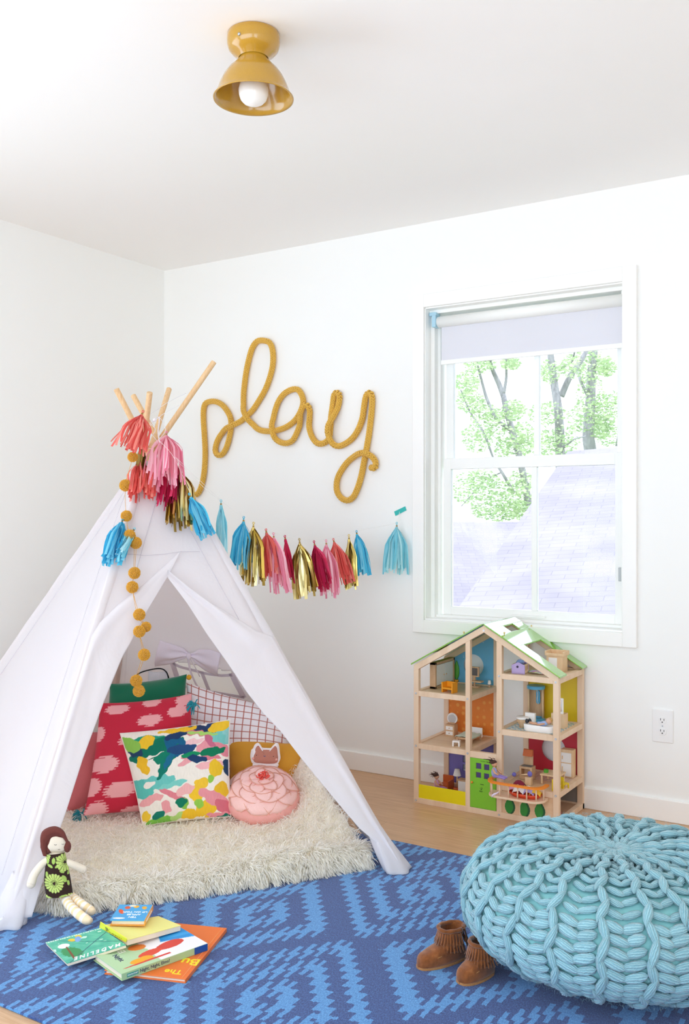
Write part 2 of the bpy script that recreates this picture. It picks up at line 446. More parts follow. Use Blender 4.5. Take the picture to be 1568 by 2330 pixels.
# ---------------------------------------------------------------- camera, world, lights
cd = bpy.data.cameras.new('camera'); cam = bpy.data.objects.new('camera', cd); COL.objects.link(cam); sc.camera = cam
cam.location = CAM; cam.rotation_euler = (PI / 2, 0, math.atan2(EY, EX))
cd.sensor_fit = 'VERTICAL'; cd.sensor_height = 36.0; cd.lens = FPX / 2330 * 36.0; cd.shift_y = (V0 - 1165.0) / 2330.0; cd.clip_start = 0.02
w = bpy.data.worlds.new('world'); sc.world = w; w.use_nodes = True
bg = w.node_tree.nodes['Background']; bg.inputs[1].default_value = WORLD
tcw = w.node_tree.nodes.new('ShaderNodeTexCoord'); sep = w.node_tree.nodes.new('ShaderNodeSeparateXYZ'); w.node_tree.links.new(tcw.outputs['Generated'], sep.inputs[0])
rp = w.node_tree.nodes.new('ShaderNodeValToRGB'); rp.color_ramp.elements[0].position = .47; rp.color_ramp.elements[0].color = (GND * .79, GND * .92, GND * 1.07, 1)
rp.color_ramp.elements[1].position = .52; rp.color_ramp.elements[1].color = (0.69 * SKY, 0.80 * SKY, 0.94 * SKY, 1)
mm = w.node_tree.nodes.new('ShaderNodeMath'); mm.operation = 'MULTIPLY_ADD'; mm.inputs[1].default_value = .5; mm.inputs[2].default_value = .5
w.node_tree.links.new(sep.outputs[2], mm.inputs[0]); w.node_tree.links.new(mm.outputs[0], rp.inputs[0]); w.node_tree.links.new(rp.outputs[0], bg.inputs[0])
def portal(loc, rot, sx, sy):
    l = bpy.data.lights.new('window_daylight_portal', 'AREA'); l.shape = 'RECTANGLE'; l.size = sx; l.size_y = sy; l.cycles.is_portal = True
    o = bpy.data.objects.new('window_daylight_portal', l); COL.objects.link(o); o.location = loc; o.rotation_euler = rot; return o
portal((1.965, .17, 1.386), (-PI / 2, 0, 0), .87, 1.37)
portal((2.2, RY - .16, 1.09), (PI / 2, 0, 0), 3.4, 2.02)
portal((-.16, -3.35, 1.125), (PI / 2, 0, -PI / 2), 2.3, 1.75)
portal((RX + .16, -4.1, 1.035), (PI / 2, 0, PI / 2), 1.2, 1.83)
sc.view_settings.view_transform = 'Standard'; sc.view_settings.look = 'None'; sc.view_settings.gamma = 1.0; sc.view_settings.exposure = EXPO
sc.cycles.max_bounces = 24; sc.cycles.diffuse_bounces = 20; sc.cycles.transmission_bounces = 16; sc.cycles.transparent_max_bounces = 12
sc.cycles.caustics_reflective = False; sc.cycles.caustics_refractive = False; sc.cycles.sample_clamp_indirect = 12
# ================================================================ blue rug
m = Mat('blue_kilim_weave', rough=.95, spec=.15, Sheen_Weight=.25)
x, y, z = m.xyz()
wob = (m.noise(30, 2) - .5) * .012
x = x + wob; col = (x / .0125).floor(); par = (col * .5).fract() * 2
xq = ((x / .025).floor() + .5) * .025
yy = y + (par - .5) * .034 + (m.noise(160, 1) - .5) * .012
fx = (((xq - 1.79) / .62 + .5).fract() - .5).abs() * .62
fy = (((yy + 1.515) / .78 + .5).fract() - .5).abs() * .78
d1 = fx / .31 + fy / .39; d2 = 2 - d1
def band(d, a, b): return d.gt(a) * d.lt(b)
t1 = d1.lt(1.0)
L1 = band(d1, .52, .72).max(band(d1, .13, .30))
L2 = band(d2, .80, .95).max(band(d2, .46, .62)).max(band(d2, .12, .28))
f = t1 * L1 + (1 - t1) * L2
fl = m.noise(420, 2, (1, .35, 1)); fl2 = m.noise(60, 2, (1, .3, 1))
dk = m.ramp(fl, [(.3, rgb(38, 54, 102)), (.5, rgb(52, 76, 130)), (.7, rgb(66, 104, 162))])
li = m.ramp(fl, [(.28, rgb(62, 112, 170)), (.5, rgb(82, 140, 196)), (.72, rgb(106, 165, 216))])
m.color(m.mix(f, dk, li)); m.bump(m.noise(500, 2) * .6 + fl2 * .4, .5, .002)
RX0, RX1, RY0, RY1 = .86, 3.36, -2.256, -.76
mb = MB(); mb.bx(RX0, RX1, RY0, RY1, 0.0, .007)
rug = mb.build('rug', m.m, bevel=.003)
rug.location = (0, 0, 0)
for v_ in rug.data.vertices: v_.co = v_.co + Vector(WL['rug'])
WL['rug'] = np.zeros(3)
tag(rug, 'flat-woven rug in two blues with jagged diamonds, under the pouf and the books', 'rug')
RT = .007

# ================================================================ play tent
BASES = dict(FL=(1.232, -1.964, RT), FR=(1.954, -1.007, RT), L=(.098, -1.573, 0.0), RB=(1.02, -.12, 0.0), B=(.10, -.5, 0.0))
TOPS = dict(FL=(385, 885), FR=(303, 900), L=(470, 823), RB=(264, 885), B=(335, 893))
QX = dict(FL=(344, 3.72), FR=(370, 3.74), L=(351, 3.78), RB=(334, 3.74), B=(326, 3.70))
tent = thing('play_tent', 'white canvas play tent on five wooden poles, door flaps tied open', 'tent', (.85, -1.0, 0.0))
POLE = {}
pw = wood('light_pole_wood', 'D9B080', 'E9C79A', 40, (4, 4, .25), .45)
cen = vec(.88, -1.0, 0)
for k, P in BASES.items():
    P = np.array(P); Q = ond(QX[k][0], 1020, QX[k][1]); dirn = unit(Q - P)
    # length so that the tip comes at its height in the photograph
    tv = TOPS[k][1]; lo_, hi_ = 1.5, 2.6
    for _ in range(40):
        mid = (lo_ + hi_) / 2; p = P + dirn * mid; v_ = V0 - FPX * (p[2] - CAM[2]) / depth(p)
        if v_ > tv: lo_ = mid
        else: hi_ = mid
    POLE[k] = (P, dirn, mid)
    mb = MB(); mb.cyl(P + dirn * .005, P + dirn * mid, .0110, n=20)
    mb.build('tent_pole', pw, tent, smooth=False, bevel=.0015)
def polept(k, z):
    P, d, l = POLE[k]; return P + d * ((z - P[2]) / d[2])
def ridge(k, z, off=.018):
    p = polept(k, z); r = unit(vec(*(np.array(BASES[k])[:2] - cen[:2]), 0)); return p + r * off
canvas = Mat('white_canvas', rgb(247, 245, 247), .9, spec=.15, Sheen_Weight=.1)
n1 = canvas.noise(7, 4, (1, 1, .45), dist=.8); n2 = canvas.noise(900, 1)
canvas.bump(n1 * 1.0 + n2 * .02, .55, .012); canvas.translucent(.55, rgb(250, 248, 249)); CANV = canvas.m
ZT = 1.36
def panel(ka, kb, name, sag=.03, hole=None, seed=1, N=60, M_=70, zb=.03, amp=.006):
    f = vnoise(seed, 8, 14); a0, b0 = ridge(ka, zb), ridge(kb, zb); n = unit(np.cross(b0 - a0, ridge(ka, ZT) - a0))
    if np.dot(n, a0 - vec(.88, -1, .6)) < 0: n = -n
    G = np.zeros((M_, N, 3))
    for i in range(M_):
        t = i / (M_ - 1); z = lerp(zb, ZT, t); A_, B_ = ridge(ka, z), ridge(kb, z)
        w_ = np.linalg.norm(B_ - A_)
        for j in range(N):
            s_ = j / (N - 1); e = math.sin(PI * s_)
            wr = f(s_ * 2.2, t * 1.1) * amp * min(1, e * 3) + .005 * math.sin(s_ * 19 + 3 * math.sin(t * 4)) * (1 - t) ** 3 * e
            G[i, j] = lerp(A_, B_, s_) - n * (sag * w_ * e * .8) + n * wr
            if s_ < .06 or s_ > .94: G[i, j] += n * .006
    mb = MB(); mb.grid(G)
    if hole:
        Q = np.array(hole); V = G.reshape(-1, 3); keep = []
        def inside(p):
            d_ = depth(p); u = U0 + FPX * ((p[0] - CAM[0]) * EX + (p[1] - CAM[1]) * EY) / d_; v = V0 - FPX * (p[2] - CAM[2]) / d_
            s_ = None
            for q in range(4):
                a_, b_ = Q[q], Q[(q + 1) % 4]; c_ = (b_[0] - a_[0]) * (v - a_[1]) - (b_[1] - a_[1]) * (u - a_[0])
                if s_ is None: s_ = c_ > 0
                elif (c_ > 0) != s_: return False
            return True
        mb.F = [f_ for f_ in mb.F if not inside(V[list(f_)].mean(0))]; mb.M = [0] * len(mb.F)
    o = mb.build(name, CANV, tent, smooth=True, solid=.0012); return G, n
for k in BASES:
    mb = MB(); mb.tube([polept(k, z) + (ridge(k, z) - polept(k, z)) * .35 + vec(0, 0, 0) for z in np.linspace(.045, ZT, 24)], np.linspace(.019, .016, 24) + .0012 * np.sin(np.arange(24) * 1.7), 14)
    mb.build('pole_sleeve', CANV, tent, smooth=True)
panel('L', 'FL', 'canvas_panel', .035, seed=3, amp=.008)
panel('FR', 'RB', 'canvas_panel', .03, seed=4)
panel('B', 'L', 'canvas_panel', .03, seed=5)
HOLE = [(392, 1503), (529, 1529), (556, 1588), (400, 1560)]
Gb, nb = panel('RB', 'B', 'canvas_panel', .0, hole=HOLE, seed=6, N=160, M_=160, amp=.002)
PB0 = ridge('B', .3) - nb * .012
# front: plane through the two front poles
pf0 = ridge('FL', .03); nf = unit(np.cross(ridge('FR', .03) - pf0, (ridge('FL', ZT) + ridge('FR', ZT)) / 2 - pf0))
if np.dot(nf, CAM - pf0) < 0: nf = -nf
def fr(u, v, o=0.0): return onp(u, v, pf0, nf) + nf * o
def rpx(k, v):
    """ridge point of pole k that shows at image height v"""
    lo_, hi_ = 0.0, 1.45
    for _ in range(30):
        mid = (lo_ + hi_) / 2; p = ridge(k, mid)
        if V0 - FPX * (p[2] - CAM[2]) / depth(p) > v: lo_ = mid
        else: hi_ = mid
    return ridge(k, lo_)
def curve(pts, n):
    P = np.array(pts, float); L = np.concatenate(([0], np.cumsum(np.linalg.norm(np.diff(P, axis=0), axis=1)))); t = np.linspace(0, L[-1], n)
    return np.column_stack((np.interp(t, L, P[:, 0]), np.interp(t, L, P[:, 1])))
# upper part of the front: from the crown down to the flaps
fN = vnoise(11, 8, 12); Gm = np.zeros((40, 60, 3))
lowc = curve([(206, 1476), (300, 1385), (378, 1303), (440, 1362), (560, 1432), (588, 1452)], 60)
for j in range(60):
    s_ = j / 59; zt = ZT; topp = lerp(ridge('FL', zt), ridge('FR', zt), s_)
    lowp = fr(*lowc[j])
    if j == 0: lowp = rpx('FL', 1470)
    if j == 59: lowp = rpx('FR', 1452)
    for i in range(40):
        t = i / 39; Gm[i, j] = lerp(lowp, topp, t) + nf * (fN(s_ * 2, t * 2) * .004 * math.sin(PI * s_))
mb = MB(); mb.grid(Gm); mb.build('canvas_panel', CANV, tent, smooth=True, solid=.0012)
def flap(U, D, k, off, seed, crease, name, n_=90):
    """U: outer curve (pixels, then rows on the ridge); D: door edge curve"""
    f = vnoise(seed, 8, 10); G = np.zeros((n_, 26, 3)); Dc = curve(D, n_)
    for i in range(n_):
        a_ = i / (n_ - 1); d_ = fr(*Dc[i], off)
        u_ = U[i]
        for j in range(26):
            b_ = j / 25; e = math.sin(PI * b_)
            G[i, j] = lerp(u_, d_, b_) + nf * (f(a_ * 3, b_ * 1.2) * .006 * e + crease(a_, b_) + .004 * e)
    mb = MB(); mb.grid(G); return mb.build(name, CANV, tent, smooth=True, solid=.0022)
n_ = 90
Uc = curve([(411, 1257), (330, 1331), (265, 1384), (228, 1420), (208, 1452)], 34)
U = [fr(u, v, .012) for u, v in Uc] + [rpx('FL', v) + nf * .008 for v in np.linspace(1462, 2096, n_ - 34)]
flap(U, [(380, 1316), (371, 1330), (329, 1401), (300, 1459), (278, 1497), (236, 1599), (188, 1729), (154, 1836), (110, 1965), (72, 2088)], 'FL', .010, 21,
     lambda a, b: .016 * math.exp(-((b - .12) / .12) ** 2) * min(1, a * 3) * max(0, 1 - a * .6), 'door_flap')
Uc = curve([(378, 1309), (426, 1346), (499, 1389), (554, 1422), (583, 1441)], 30)
U = [fr(u, v, .014) for u, v in Uc] + [rpx('FR', v) + nf * .008 for v in np.linspace(1450, 1972, n_ - 30)]
flap(U, [(380, 1316), (425, 1376), (470, 1446), (520, 1516), (560, 1577), (600, 1628), (636, 1665), (684, 1728), (730, 1784), (780, 1845), (817, 1888), (867, 1930), (888, 1960)], 'FR', .010, 22,
     lambda a, b: .020 * math.exp(-((b - .10 - a * .5) / .10) ** 2) * max(0, 1 - a * 1.9) + .008 * math.exp(-((b - .15) / .1) ** 2), 'door_flap')
# seams : thin stitched lines
seamm = paint('seam_thread', 'C9C4CC', .8)
def seamline(pts, r=.0009, name='seam'):
    mb = MB(); mb.tube(pts, r, 5); return mb.build(name, seamm, tent)
seamline([fr(u, v, .006) for u, v in curve([(285, 1262), (330, 1266), (372, 1263), (411, 1257), (454, 1257)], 20)])
def rl(k, kb, z, w_):  # point beside a ridge, w_ metres along the panel
    a_, b_ = ridge(k, z), ridge(kb, z); return a_ + unit(b_ - a_) * w_
for (k, kb, w_, z0, z1, nn) in (('FL', 'FR', .085, .9, 1.3, nf), ('FR', 'FL', .085, .78, 1.3, nf)):
    seamline([rl(k, kb, z, w_) + nn * .005 for z in np.linspace(z0, z1, 20)])
a0 = ridge('L', .1); nl = unit(np.cross(ridge('FL', .1) - a0, ridge('L', ZT) - a0)); nl = nl if np.dot(nl, CAM - a0) > 0 else -nl
for k, kb in (('FL', 'L'), ('L', 'FL')):
    seamline([rl(k, kb, z, .10 if k == 'FL' else .09) + nl * (.010 - .03 * .3 * math.sin(PI * .1)) for z in np.linspace(.1, 1.25, 30)])
# hem folds and loops at the two front feet
for k, s in (('FL', 1), ('FR', 1)):
    b0 = np.array(BASES[k]); out = unit(vec(*(b0[:2] - cen[:2]), 0)); side = vec(-out[1], out[0], 0)
    G = np.zeros((14, 22, 3))
    for i in range(14):
        for j in range(22):
            t = i / 13; a_ = j / 21 * PI * 1.5 - PI * .75
            r_ = .030 + .022 * t + .006 * math.sin(a_ * 5 + t * 3) * t
            c_ = polept(k, .12 * (1 - t) + .008)
            G[i, j] = c_ + out * r_ * math.cos(a_) * (.8) + side * r_ * math.sin(a_); G[i, j, 2] = max(.009, G[i, j, 2] + .004 * math.sin(a_ * 3) * t)
    mb = MB(); mb.grid(G); mb.build('hem', CANV, tent, smooth=True, solid=.0015)
    if k == 'FR': continue
    mb = MB(); lp = [b0 + out * .045 + side * .02 + vec(0, 0, .045), b0 + out * .062 + side * .0 + vec(0, 0, .028), b0 + out * .066 - side * .012 + vec(0, 0, .010), b0 + out * .040 - side * .03 + vec(0, 0, .008)]
    mb.tube(spline(lp, 14), .009, 8, flat=.2, up=(0, 0, 1)); mb.build('hem_loop', CANV, tent, smooth=True)
# net window in the back panel with taped edges
tape = Mat('grey_lilac_tape', rgb(222, 215, 226), .85, spec=.15).m
def bp(u, v, o=0.0): return onp(u, v, PB0, nb) - nb * o
def tapestrip(name, px, w_, mat=tape, o=.004, th=.0015):
    P = [bp(u, v, o) for u, v in curve(px, 18)]; P = np.array(P); T = np.gradient(P, axis=0); G = np.zeros((2, 18, 3))
    for j in range(18):
        s_ = unit(np.cross(T[j], nb)); G[0, j] = P[j] - s_ * w_ / 2; G[1, j] = P[j] + s_ * w_ / 2
    mb = MB(); mb.grid(G); return mb.build(name, mat, tent, solid=th)
w6 = zm(380, 1240, 4.356)
for px, ww in (([(60, 1165), (130, 1203), (230, 1228), (400, 1272), (540, 1290), (650, 1284)], .014), ([(55, 1160), (105, 1310)], .024), ([(345, 1250), (425, 1455)], .016),
               ([(640, 1265), (690, 1370), (765, 1510)], .026), ([(150, 1390), (300, 1425), (440, 1450), (770, 1505)], .014)):
    tapestrip('window_tape', [w6(*p) for p in px], ww)
# rolled window flap tied in the middle like a bow
lil = fabric('lilac_cotton', 'F3EDF8', .9, 500, .03)
def wing(knot, up_, lo_, end_u, end_l, sg):
    G = np.zeros((20, 24, 3)); f = vnoise(40 + sg, 6, 6)
    cu = curve(up_, 20); cl = curve(lo_, 20)
    for i in range(20):
        for j in range(24):
            t = j / 23; a_ = i / 19; w_ = math.sin(PI * t)
            p = bp(*lerp(cu[i], cl[i], t)); G[i, j] = p - nb * (.012 + .028 * w_ * (.35 + .65 * a_) + .007 * math.sin(t * 15) * (1 - a_) + .004 * f(a_ * 2, t * 3))
    mb = MB(); mb.grid(G); return mb.build('window_bow', lil, tent, smooth=True, solid=.002)
K = (434, 1484)
wing(K, [K, (420, 1471), (395, 1463), (366, 1453)], [K, (424, 1493), (390, 1506), (354, 1513)], 0, 0, 1)
wing(K, [K, (455, 1474), (480, 1474), (505, 1483)], [K, (450, 1507), (470, 1522), (498, 1535)], 0, 0, 2)
mb = MB(); mb.ell(bp(434, 1484) - nb * .03, (.010, .010, .016)); 
for px in ([(433, 1488), (437, 1515), (446, 1538), (455, 1555)], [(438, 1490), (450, 1512), (459, 1530)]):
    mb.tube(spline([bp(u, v, 0) - nb * .03 for u, v in px], 14), .0045, 6, flat=.3)
mb.build('bow_knot', lil, tent, smooth=True)
# white ribbons tied round the poles
rib = fabric('white_ribbon', 'F1EFF4', .7, 400, .02)
z3 = zm(200, 800, 4.314)
mb = MB()
def rpts(L, dep): return spline([ond(*z3(x, y), d_) for (x, y), d_ in zip(L, dep)], 20)
mb.tube(rpts([(965, 408), (800, 490), (600, 620)], (3.70, 3.69, 3.66)), .0032, 6, flat=.25)
mb.tube(rpts([(890, 530), (760, 600), (640, 690)], (3.70, 3.67, 3.63)), .0032, 6, flat=.25)
for L in ([(640, 690), (690, 640), (740, 700), (760, 780), (700, 860)], [(640, 690), (600, 760), (640, 830), (680, 880), (700, 940)], [(650, 680), (610, 700), (660, 760), (640, 820)], [(700, 640), (700, 700), (690, 800), (720, 960)], [(560, 940), (600, 950), (650, 960)]):
    mb.tube(rpts(L, [3.62] * len(L)), .0035, 6, flat=.25)
mb.ell(ond(*z3(655, 672), 3.62), .007)
mb.build('tie_ribbon', rib, tent, smooth=True)

# ================================================================ fur throw
fur = thing('fur_throw', 'cream shaggy faux fur throw spread on the tent floor and out of its door', 'rug', (1.2, -1.2, RT))
FRONT = curve([(1.20, -1.83), (1.28, -1.83), (1.33, -1.79), (1.40, -1.69), (1.52, -1.53), (1.66, -1.34), (1.79, -1.13), (1.86, -1.02)], 70)
BACK = curve([(.40, -1.35), (.45, -.95), (.75, -.5), (1.12, -.50)], 70)
fz = vnoise(61, 9, 16); fz2 = vnoise(62, 8, 30)
def fpt(s_, r_):
    i = s_ * 69; a_ = int(min(68, i)); q = i - a_
    F = lerp(FRONT[a_], FRONT[a_ + 1], q); B_ = lerp(BACK[a_], BACK[a_ + 1], q)
    p = lerp(F, B_, r_)
    h = .033 + .010 * fz(p[0], p[1]) + .006 * fz2(p[0], p[1])
    h += .022 * math.exp(-((r_ - .055) / .04) ** 2) * (0.6 + .5 * math.sin(s_ * 9 + 1))
    h += .012 * math.exp(-((r_ - .20 - .04 * math.sin(s_ * 7)) / .04) ** 2)
    sm = min(1, max(0, (s_ - .72) / .28)); sr = min(1, max(0, (r_ - .10) / .5)); h += .17 * (sm ** 2) * sr
    e = min(1, r_ / .02, ) if r_ < .02 else 1
    h *= e ** .5; h *= min(1, (s_ + .01) / .03) ** .5 if s_ < .03 else 1
    return np.array((p[0], p[1], RT + max(.002, h)))
G = np.array([[fpt(s_, r_) for s_ in np.linspace(0, 1, 80)] for r_ in np.concatenate((np.linspace(0, .3, 40), np.linspace(.31, 1, 30)))])
creamb = fabric('cream_backing', 'F6F0E2', .95, 300, .1)
mb = MB(); mb.grid(G); mb.build('throw_backing', creamb, fur, smooth=True, solid=.003)
NS = 46000; rs = np.random.RandomState(5)
V = np.zeros((NS, 7, 3)); C = np.zeros((NS, 7, 4)); outdir = unit(vec(.798, -.602, 0))
clump = {}
for i in range(NS):
    s_ = rs.rand(); r_ = rs.rand() ** 1.9 if i > NS * .22 else rs.rand() * .06
    if i < 1500: s_ = rs.rand() * .03; r_ = rs.rand() * .2
    p = fpt(s_, r_); key = (int(p[0] / .03), int(p[1] / .03))
    if key not in clump: clump[key] = rs.normal(0, .55, 2)
    cd_ = clump[key]
    edge = max(0, 1 - r_ / .07); ledge = max(0, 1 - s_ / .05)
    d = outdir * (.45 + 1.1 * edge) + vec(cd_[0] * .9 + rs.normal(0, .35), cd_[1] * .9 + rs.normal(0, .35), .85 - .70 * edge) + vec(-.8, -.6, -.5) * ledge
    d = unit(d); ln = rs.uniform(.024, .043) * (1.0 if r_ > .1 else 1.15); sag = .35 + .45 * rs.rand()
    q1 = p + d * ln * .5; d2_ = unit(d + vec(0, 0, -sag)); q2 = q1 + d2_ * ln * .35; q3 = q2 + unit(d2_ + vec(0, 0, -sag * .8)) * ln * .25
    for q in (q1, q2, q3): q[2] = max(q[2], RT + .002)
    sd = unit(np.cross(d, vec(rs.normal(), rs.normal(), .4))); w_ = rs.uniform(.0009, .0016)
    V[i] = (p - sd * w_, p + sd * w_, q1 - sd * w_ * 1.1, q1 + sd * w_ * 1.1, q2 - sd * w_ * .8, q2 + sd * w_ * .8, q3)
    b_ = rs.uniform(.88, 1.0); cr = srgba('FFFDF8') * (b_, b_ * .995, b_ * rs.uniform(.95, 1), 1); C[i] = cr
F = []
for i in range(NS):
    k = i * 7; F += [(k, k + 1, k + 3, k + 2), (k + 2, k + 3, k + 5, k + 4), (k + 4, k + 5, k + 6)]
mb = MB(); mb.add(V.reshape(-1, 3), F, C.reshape(-1, 4))
fm = Mat('cream_fur', rough=.7, spec=.25, Sheen_Weight=.2); fm.color(fm.attr()); gm = fm.node('ShaderNodeNewGeometry'); vm = fm.node('ShaderNodeVectorMath', operation='MULTIPLY_ADD'); vm.inputs[1].default_value = (.45, .45, .45); vm.inputs[2].default_value = (.25, -.45, .75); fm.link(gm.outputs['Normal'], vm.inputs[0])
vn_ = fm.node('ShaderNodeVectorMath', operation='NORMALIZE'); fm.link(vm.outputs[0], vn_.inputs[0]); 
fm.translucent(.40, fm.attr())
o = mb.build('fur_pile', fm.m, fur, colattr=True); o['kind'] = 'stuff'
# ================================================================ cushions inside the tent
def cushion(name, label, quad, zb, lean, yaw_off, thick, paintf, mat, group=None, seed=0, N=70, floor_px=None, pinch=.07, cat='cushion', wr=.010, puff=.5):
    """quad: four corner pixels TL TR BR BL; the lower edge rests at height zb; the cushion leans back by `lean` radians"""
    TL, TR, BR, BL = quad; bm_ = floor_px or ((BR[0] + BL[0]) / 2, (BR[1] + BL[1]) / 2)
    P0 = onz(bm_[0], bm_[1], zb)
    tocam = unit(vec(*(CAM[:2] - P0[:2]), 0)); tocam = rotz(yaw_off) @ tocam
    n = unit(tocam * math.cos(lean) + vec(0, 0, 1) * math.sin(lean))
    c = [onp(u, v, P0, n) for u, v in (TL, TR, BR, BL)]
    f = vnoise(seed, 9, 5); f2 = vnoise(seed + 50, 9, 13)
    o = thing(name, label, cat, tuple((c[2] + c[3]) / 2), group)
    for side in (1, -1):
        G = np.zeros((N, N, 3)); Cc = np.zeros((N, N, 4))
        for i in range(N):
            for j in range(N):
                s_ = j / (N - 1) * 2 - 1; t_ = i / (N - 1) * 2 - 1
                ps = s_ * (1 - pinch * (1 - t_ * t_)) if True else s_; pt = t_ * (1 - pinch * (1 - s_ * s_))
                a, b = (ps + 1) / 2, (pt + 1) / 2
                p = lerp(lerp(c[3], c[2], a), lerp(c[0], c[1], a), b)
                e = max(0, (1 - s_ ** 2)) ** puff * max(0, (1 - t_ ** 2)) ** puff
                h = thick * e * (1 + .12 * f(s_, t_)) + wr * f2(s_, t_) * min(1, e * 2) * (1.2 - e)
                G[i, j] = p + n * side * h
                Cc[i, j] = paintf((s_ + 1) / 2, (t_ + 1) / 2) if paintf else (1, 1, 1, 1)
        mb = MB(); mb.grid(G if side > 0 else G[:, ::-1], Cc)
        q = mb.build('front_cover' if side > 0 else 'back_cover', mat, o, smooth=True, colattr=bool(paintf))
    return o, c, n
def ellm(x, y, cx, cy, rx, ry, a=0.0, j=None):
    """signed: <0 inside a rotated ellipse with ragged edge"""
    dx, dy = x - cx, y - cy; ca, sa = math.cos(a), math.sin(a)
    px_, py_ = (dx * ca + dy * sa) / rx, (-dx * sa + dy * ca) / ry
    return px_ * px_ + py_ * py_ - 1 + (j(x, y) if j else 0)
# ---- green velvet
velvet = fabric('green_velvet', '00704F', .75, 800, .06, sheen=.5, big=.5)
o, c, n = cushion('velvet_cushion', 'dark green velvet cushion behind the red spotted cushion', [(250, 1556), (425, 1534), (432, 1700), (225, 1700)], .09, .30, .0, .06, None, velvet, seed=1, floor_px=(330, 1790))
mb = MB(); mb.ell(c[1] + vec(.012, 0, -.012), .011, nu=14, nv=10); mb.build('corner_bobble', fabric('yellow_felt', 'E0AC33', .9, 300, .1), o, smooth=True)
# ---- grey cushion with black piping standing at the back
gq = [(338, 1526), (382, 1524), (400, 1640), (325, 1640)]
greyf = fabric('pale_grey_cotton', 'DAD8DC', .9, 500, .04)
o, c, n = cushion('piped_cushion', 'pale grey cushion edged in black piping, peeking over the green velvet one', gq, .13, .30, .1, .02, None, greyf, seed=2, floor_px=(340, 1750))
P = spline([onp(u, v, c[0], n) + n * .01 for u, v in ((300, 1545), (318, 1532), (340, 1525), (362, 1522), (374, 1526), (381, 1536), (386, 1555))], 30)
mb = MB(); mb.tube(P, .0028, 8); mb.build('piping', fabric('black_cord', '1E2426', .7, 300, .1), o, smooth=True)
# ---- white cushion with a terracotta grid
def gridp(a, b):
    q = 13.0; u = a * q + .25 * math.sin(b * 5); v = b * q * .9 + .2 * math.sin(a * 6)
    q_ = min(abs(u % 1 - .5), abs(v % 1 - .5)); return lerp(srgba('B5604F'), srgba('F6F3F5'), min(1, max(0, (q_ - .035) / .05)))
pf = cfabric('printed_cotton', .88)
cushion('grid_cushion', 'large white cushion with a thin terracotta grid, leaning on the tent wall', [(424, 1552), (655, 1618), (668, 1770), (425, 1790)], .09, .35, -.15, .10, gridp, pf, seed=3, N=250, floor_px=(540, 1785), pinch=.05, puff=.42)
# ---- mustard
mustf = fabric('mustard_linen', 'DCA038', .9, 500, .06, big=.35)
cushion('mustard_cushion', 'mustard yellow cushion behind the small cat doll', [(515, 1676), (694, 1692), (676, 1826), (520, 1826)], .07, .34, -.1, .06, None, mustf, seed=4, floor_px=(605, 1812))
# ---- rose coloured cushion at the far left
pinkf = fabric('faded_rose_cotton', 'CE6F72', .9, 500, .06, big=.3)
o, c, n = cushion('rose_cushion', 'faded rose cushion squeezed at the left tent wall, mostly hidden', [(150, 1660), (260, 1660), (250, 1842), (150, 1848)], .06, .2, .2, .06, None, pinkf, seed=5, floor_px=(210, 1832))
# ---- red ikat
spots = []
rs = np.random.RandomState(3)
SP = [(.18, .93, .13, .045), (.55, .97, .10, .04), (.93, .95, .12, .06), (.0, .71, .07, .07), (.52, .80, .13, .055), (.83, .86, .12, .05), (.36, .63, .15, .05), (.88, .62, .14, .06), (.10, .43, .13, .075), (.62, .40, .13, .06), (.02, .24, .08, .08), (.28, .20, .15, .07), (.70, .16, .12, .06), (.10, .02, .10, .09), (.45, .0, .14, .05), (.95, .3, .12, .06)]
fj = vnoise(9, 8, 60)
def ikat(a, b):
    rag = .55 * math.sin(b * 260) * .5 + fj(a, b) * .35
    for cx, cy, rx, ry in SP:
        if ellm(a, b, cx, cy, rx, ry, .05) + rag * .9 < 0: return srgba('F3ACAE')
    return srgba('C92A42')
cushion('spotted_cushion', 'large red cushion with ragged pink spots', [(228, 1600), (436, 1578), (448, 1848), (190, 1856)], .055, .30, .12, .085, ikat, pf, seed=6, N=150, pinch=.045)
def tassel_corner(p, col, parent, ln=.045):
    mb = MB(); rr = np.random.RandomState(1)
    for k in range(26):
        d = unit(vec(*rr.normal(0, .5, 3)) + vec(-.3, -.5, -.25)); mb.tube([p, p + d * ln * .6, p + d * ln + vec(0, 0, -.01)], [.0022, .002, .0014], 5)
    mb.ell(p, .008, nu=10, nv=7); return mb.build('corner_tassel', fabric('teal_yarn', '1E8794', .9, 300, .1), parent, smooth=True)
pillow_red = bpy.data.objects['spotted_cushion']
tassel_corner(onz(186, 1853, .06) , None, pillow_red, .035)
tassel_corner(ond(443, 1603, 3.42), None, pillow_red, .03)
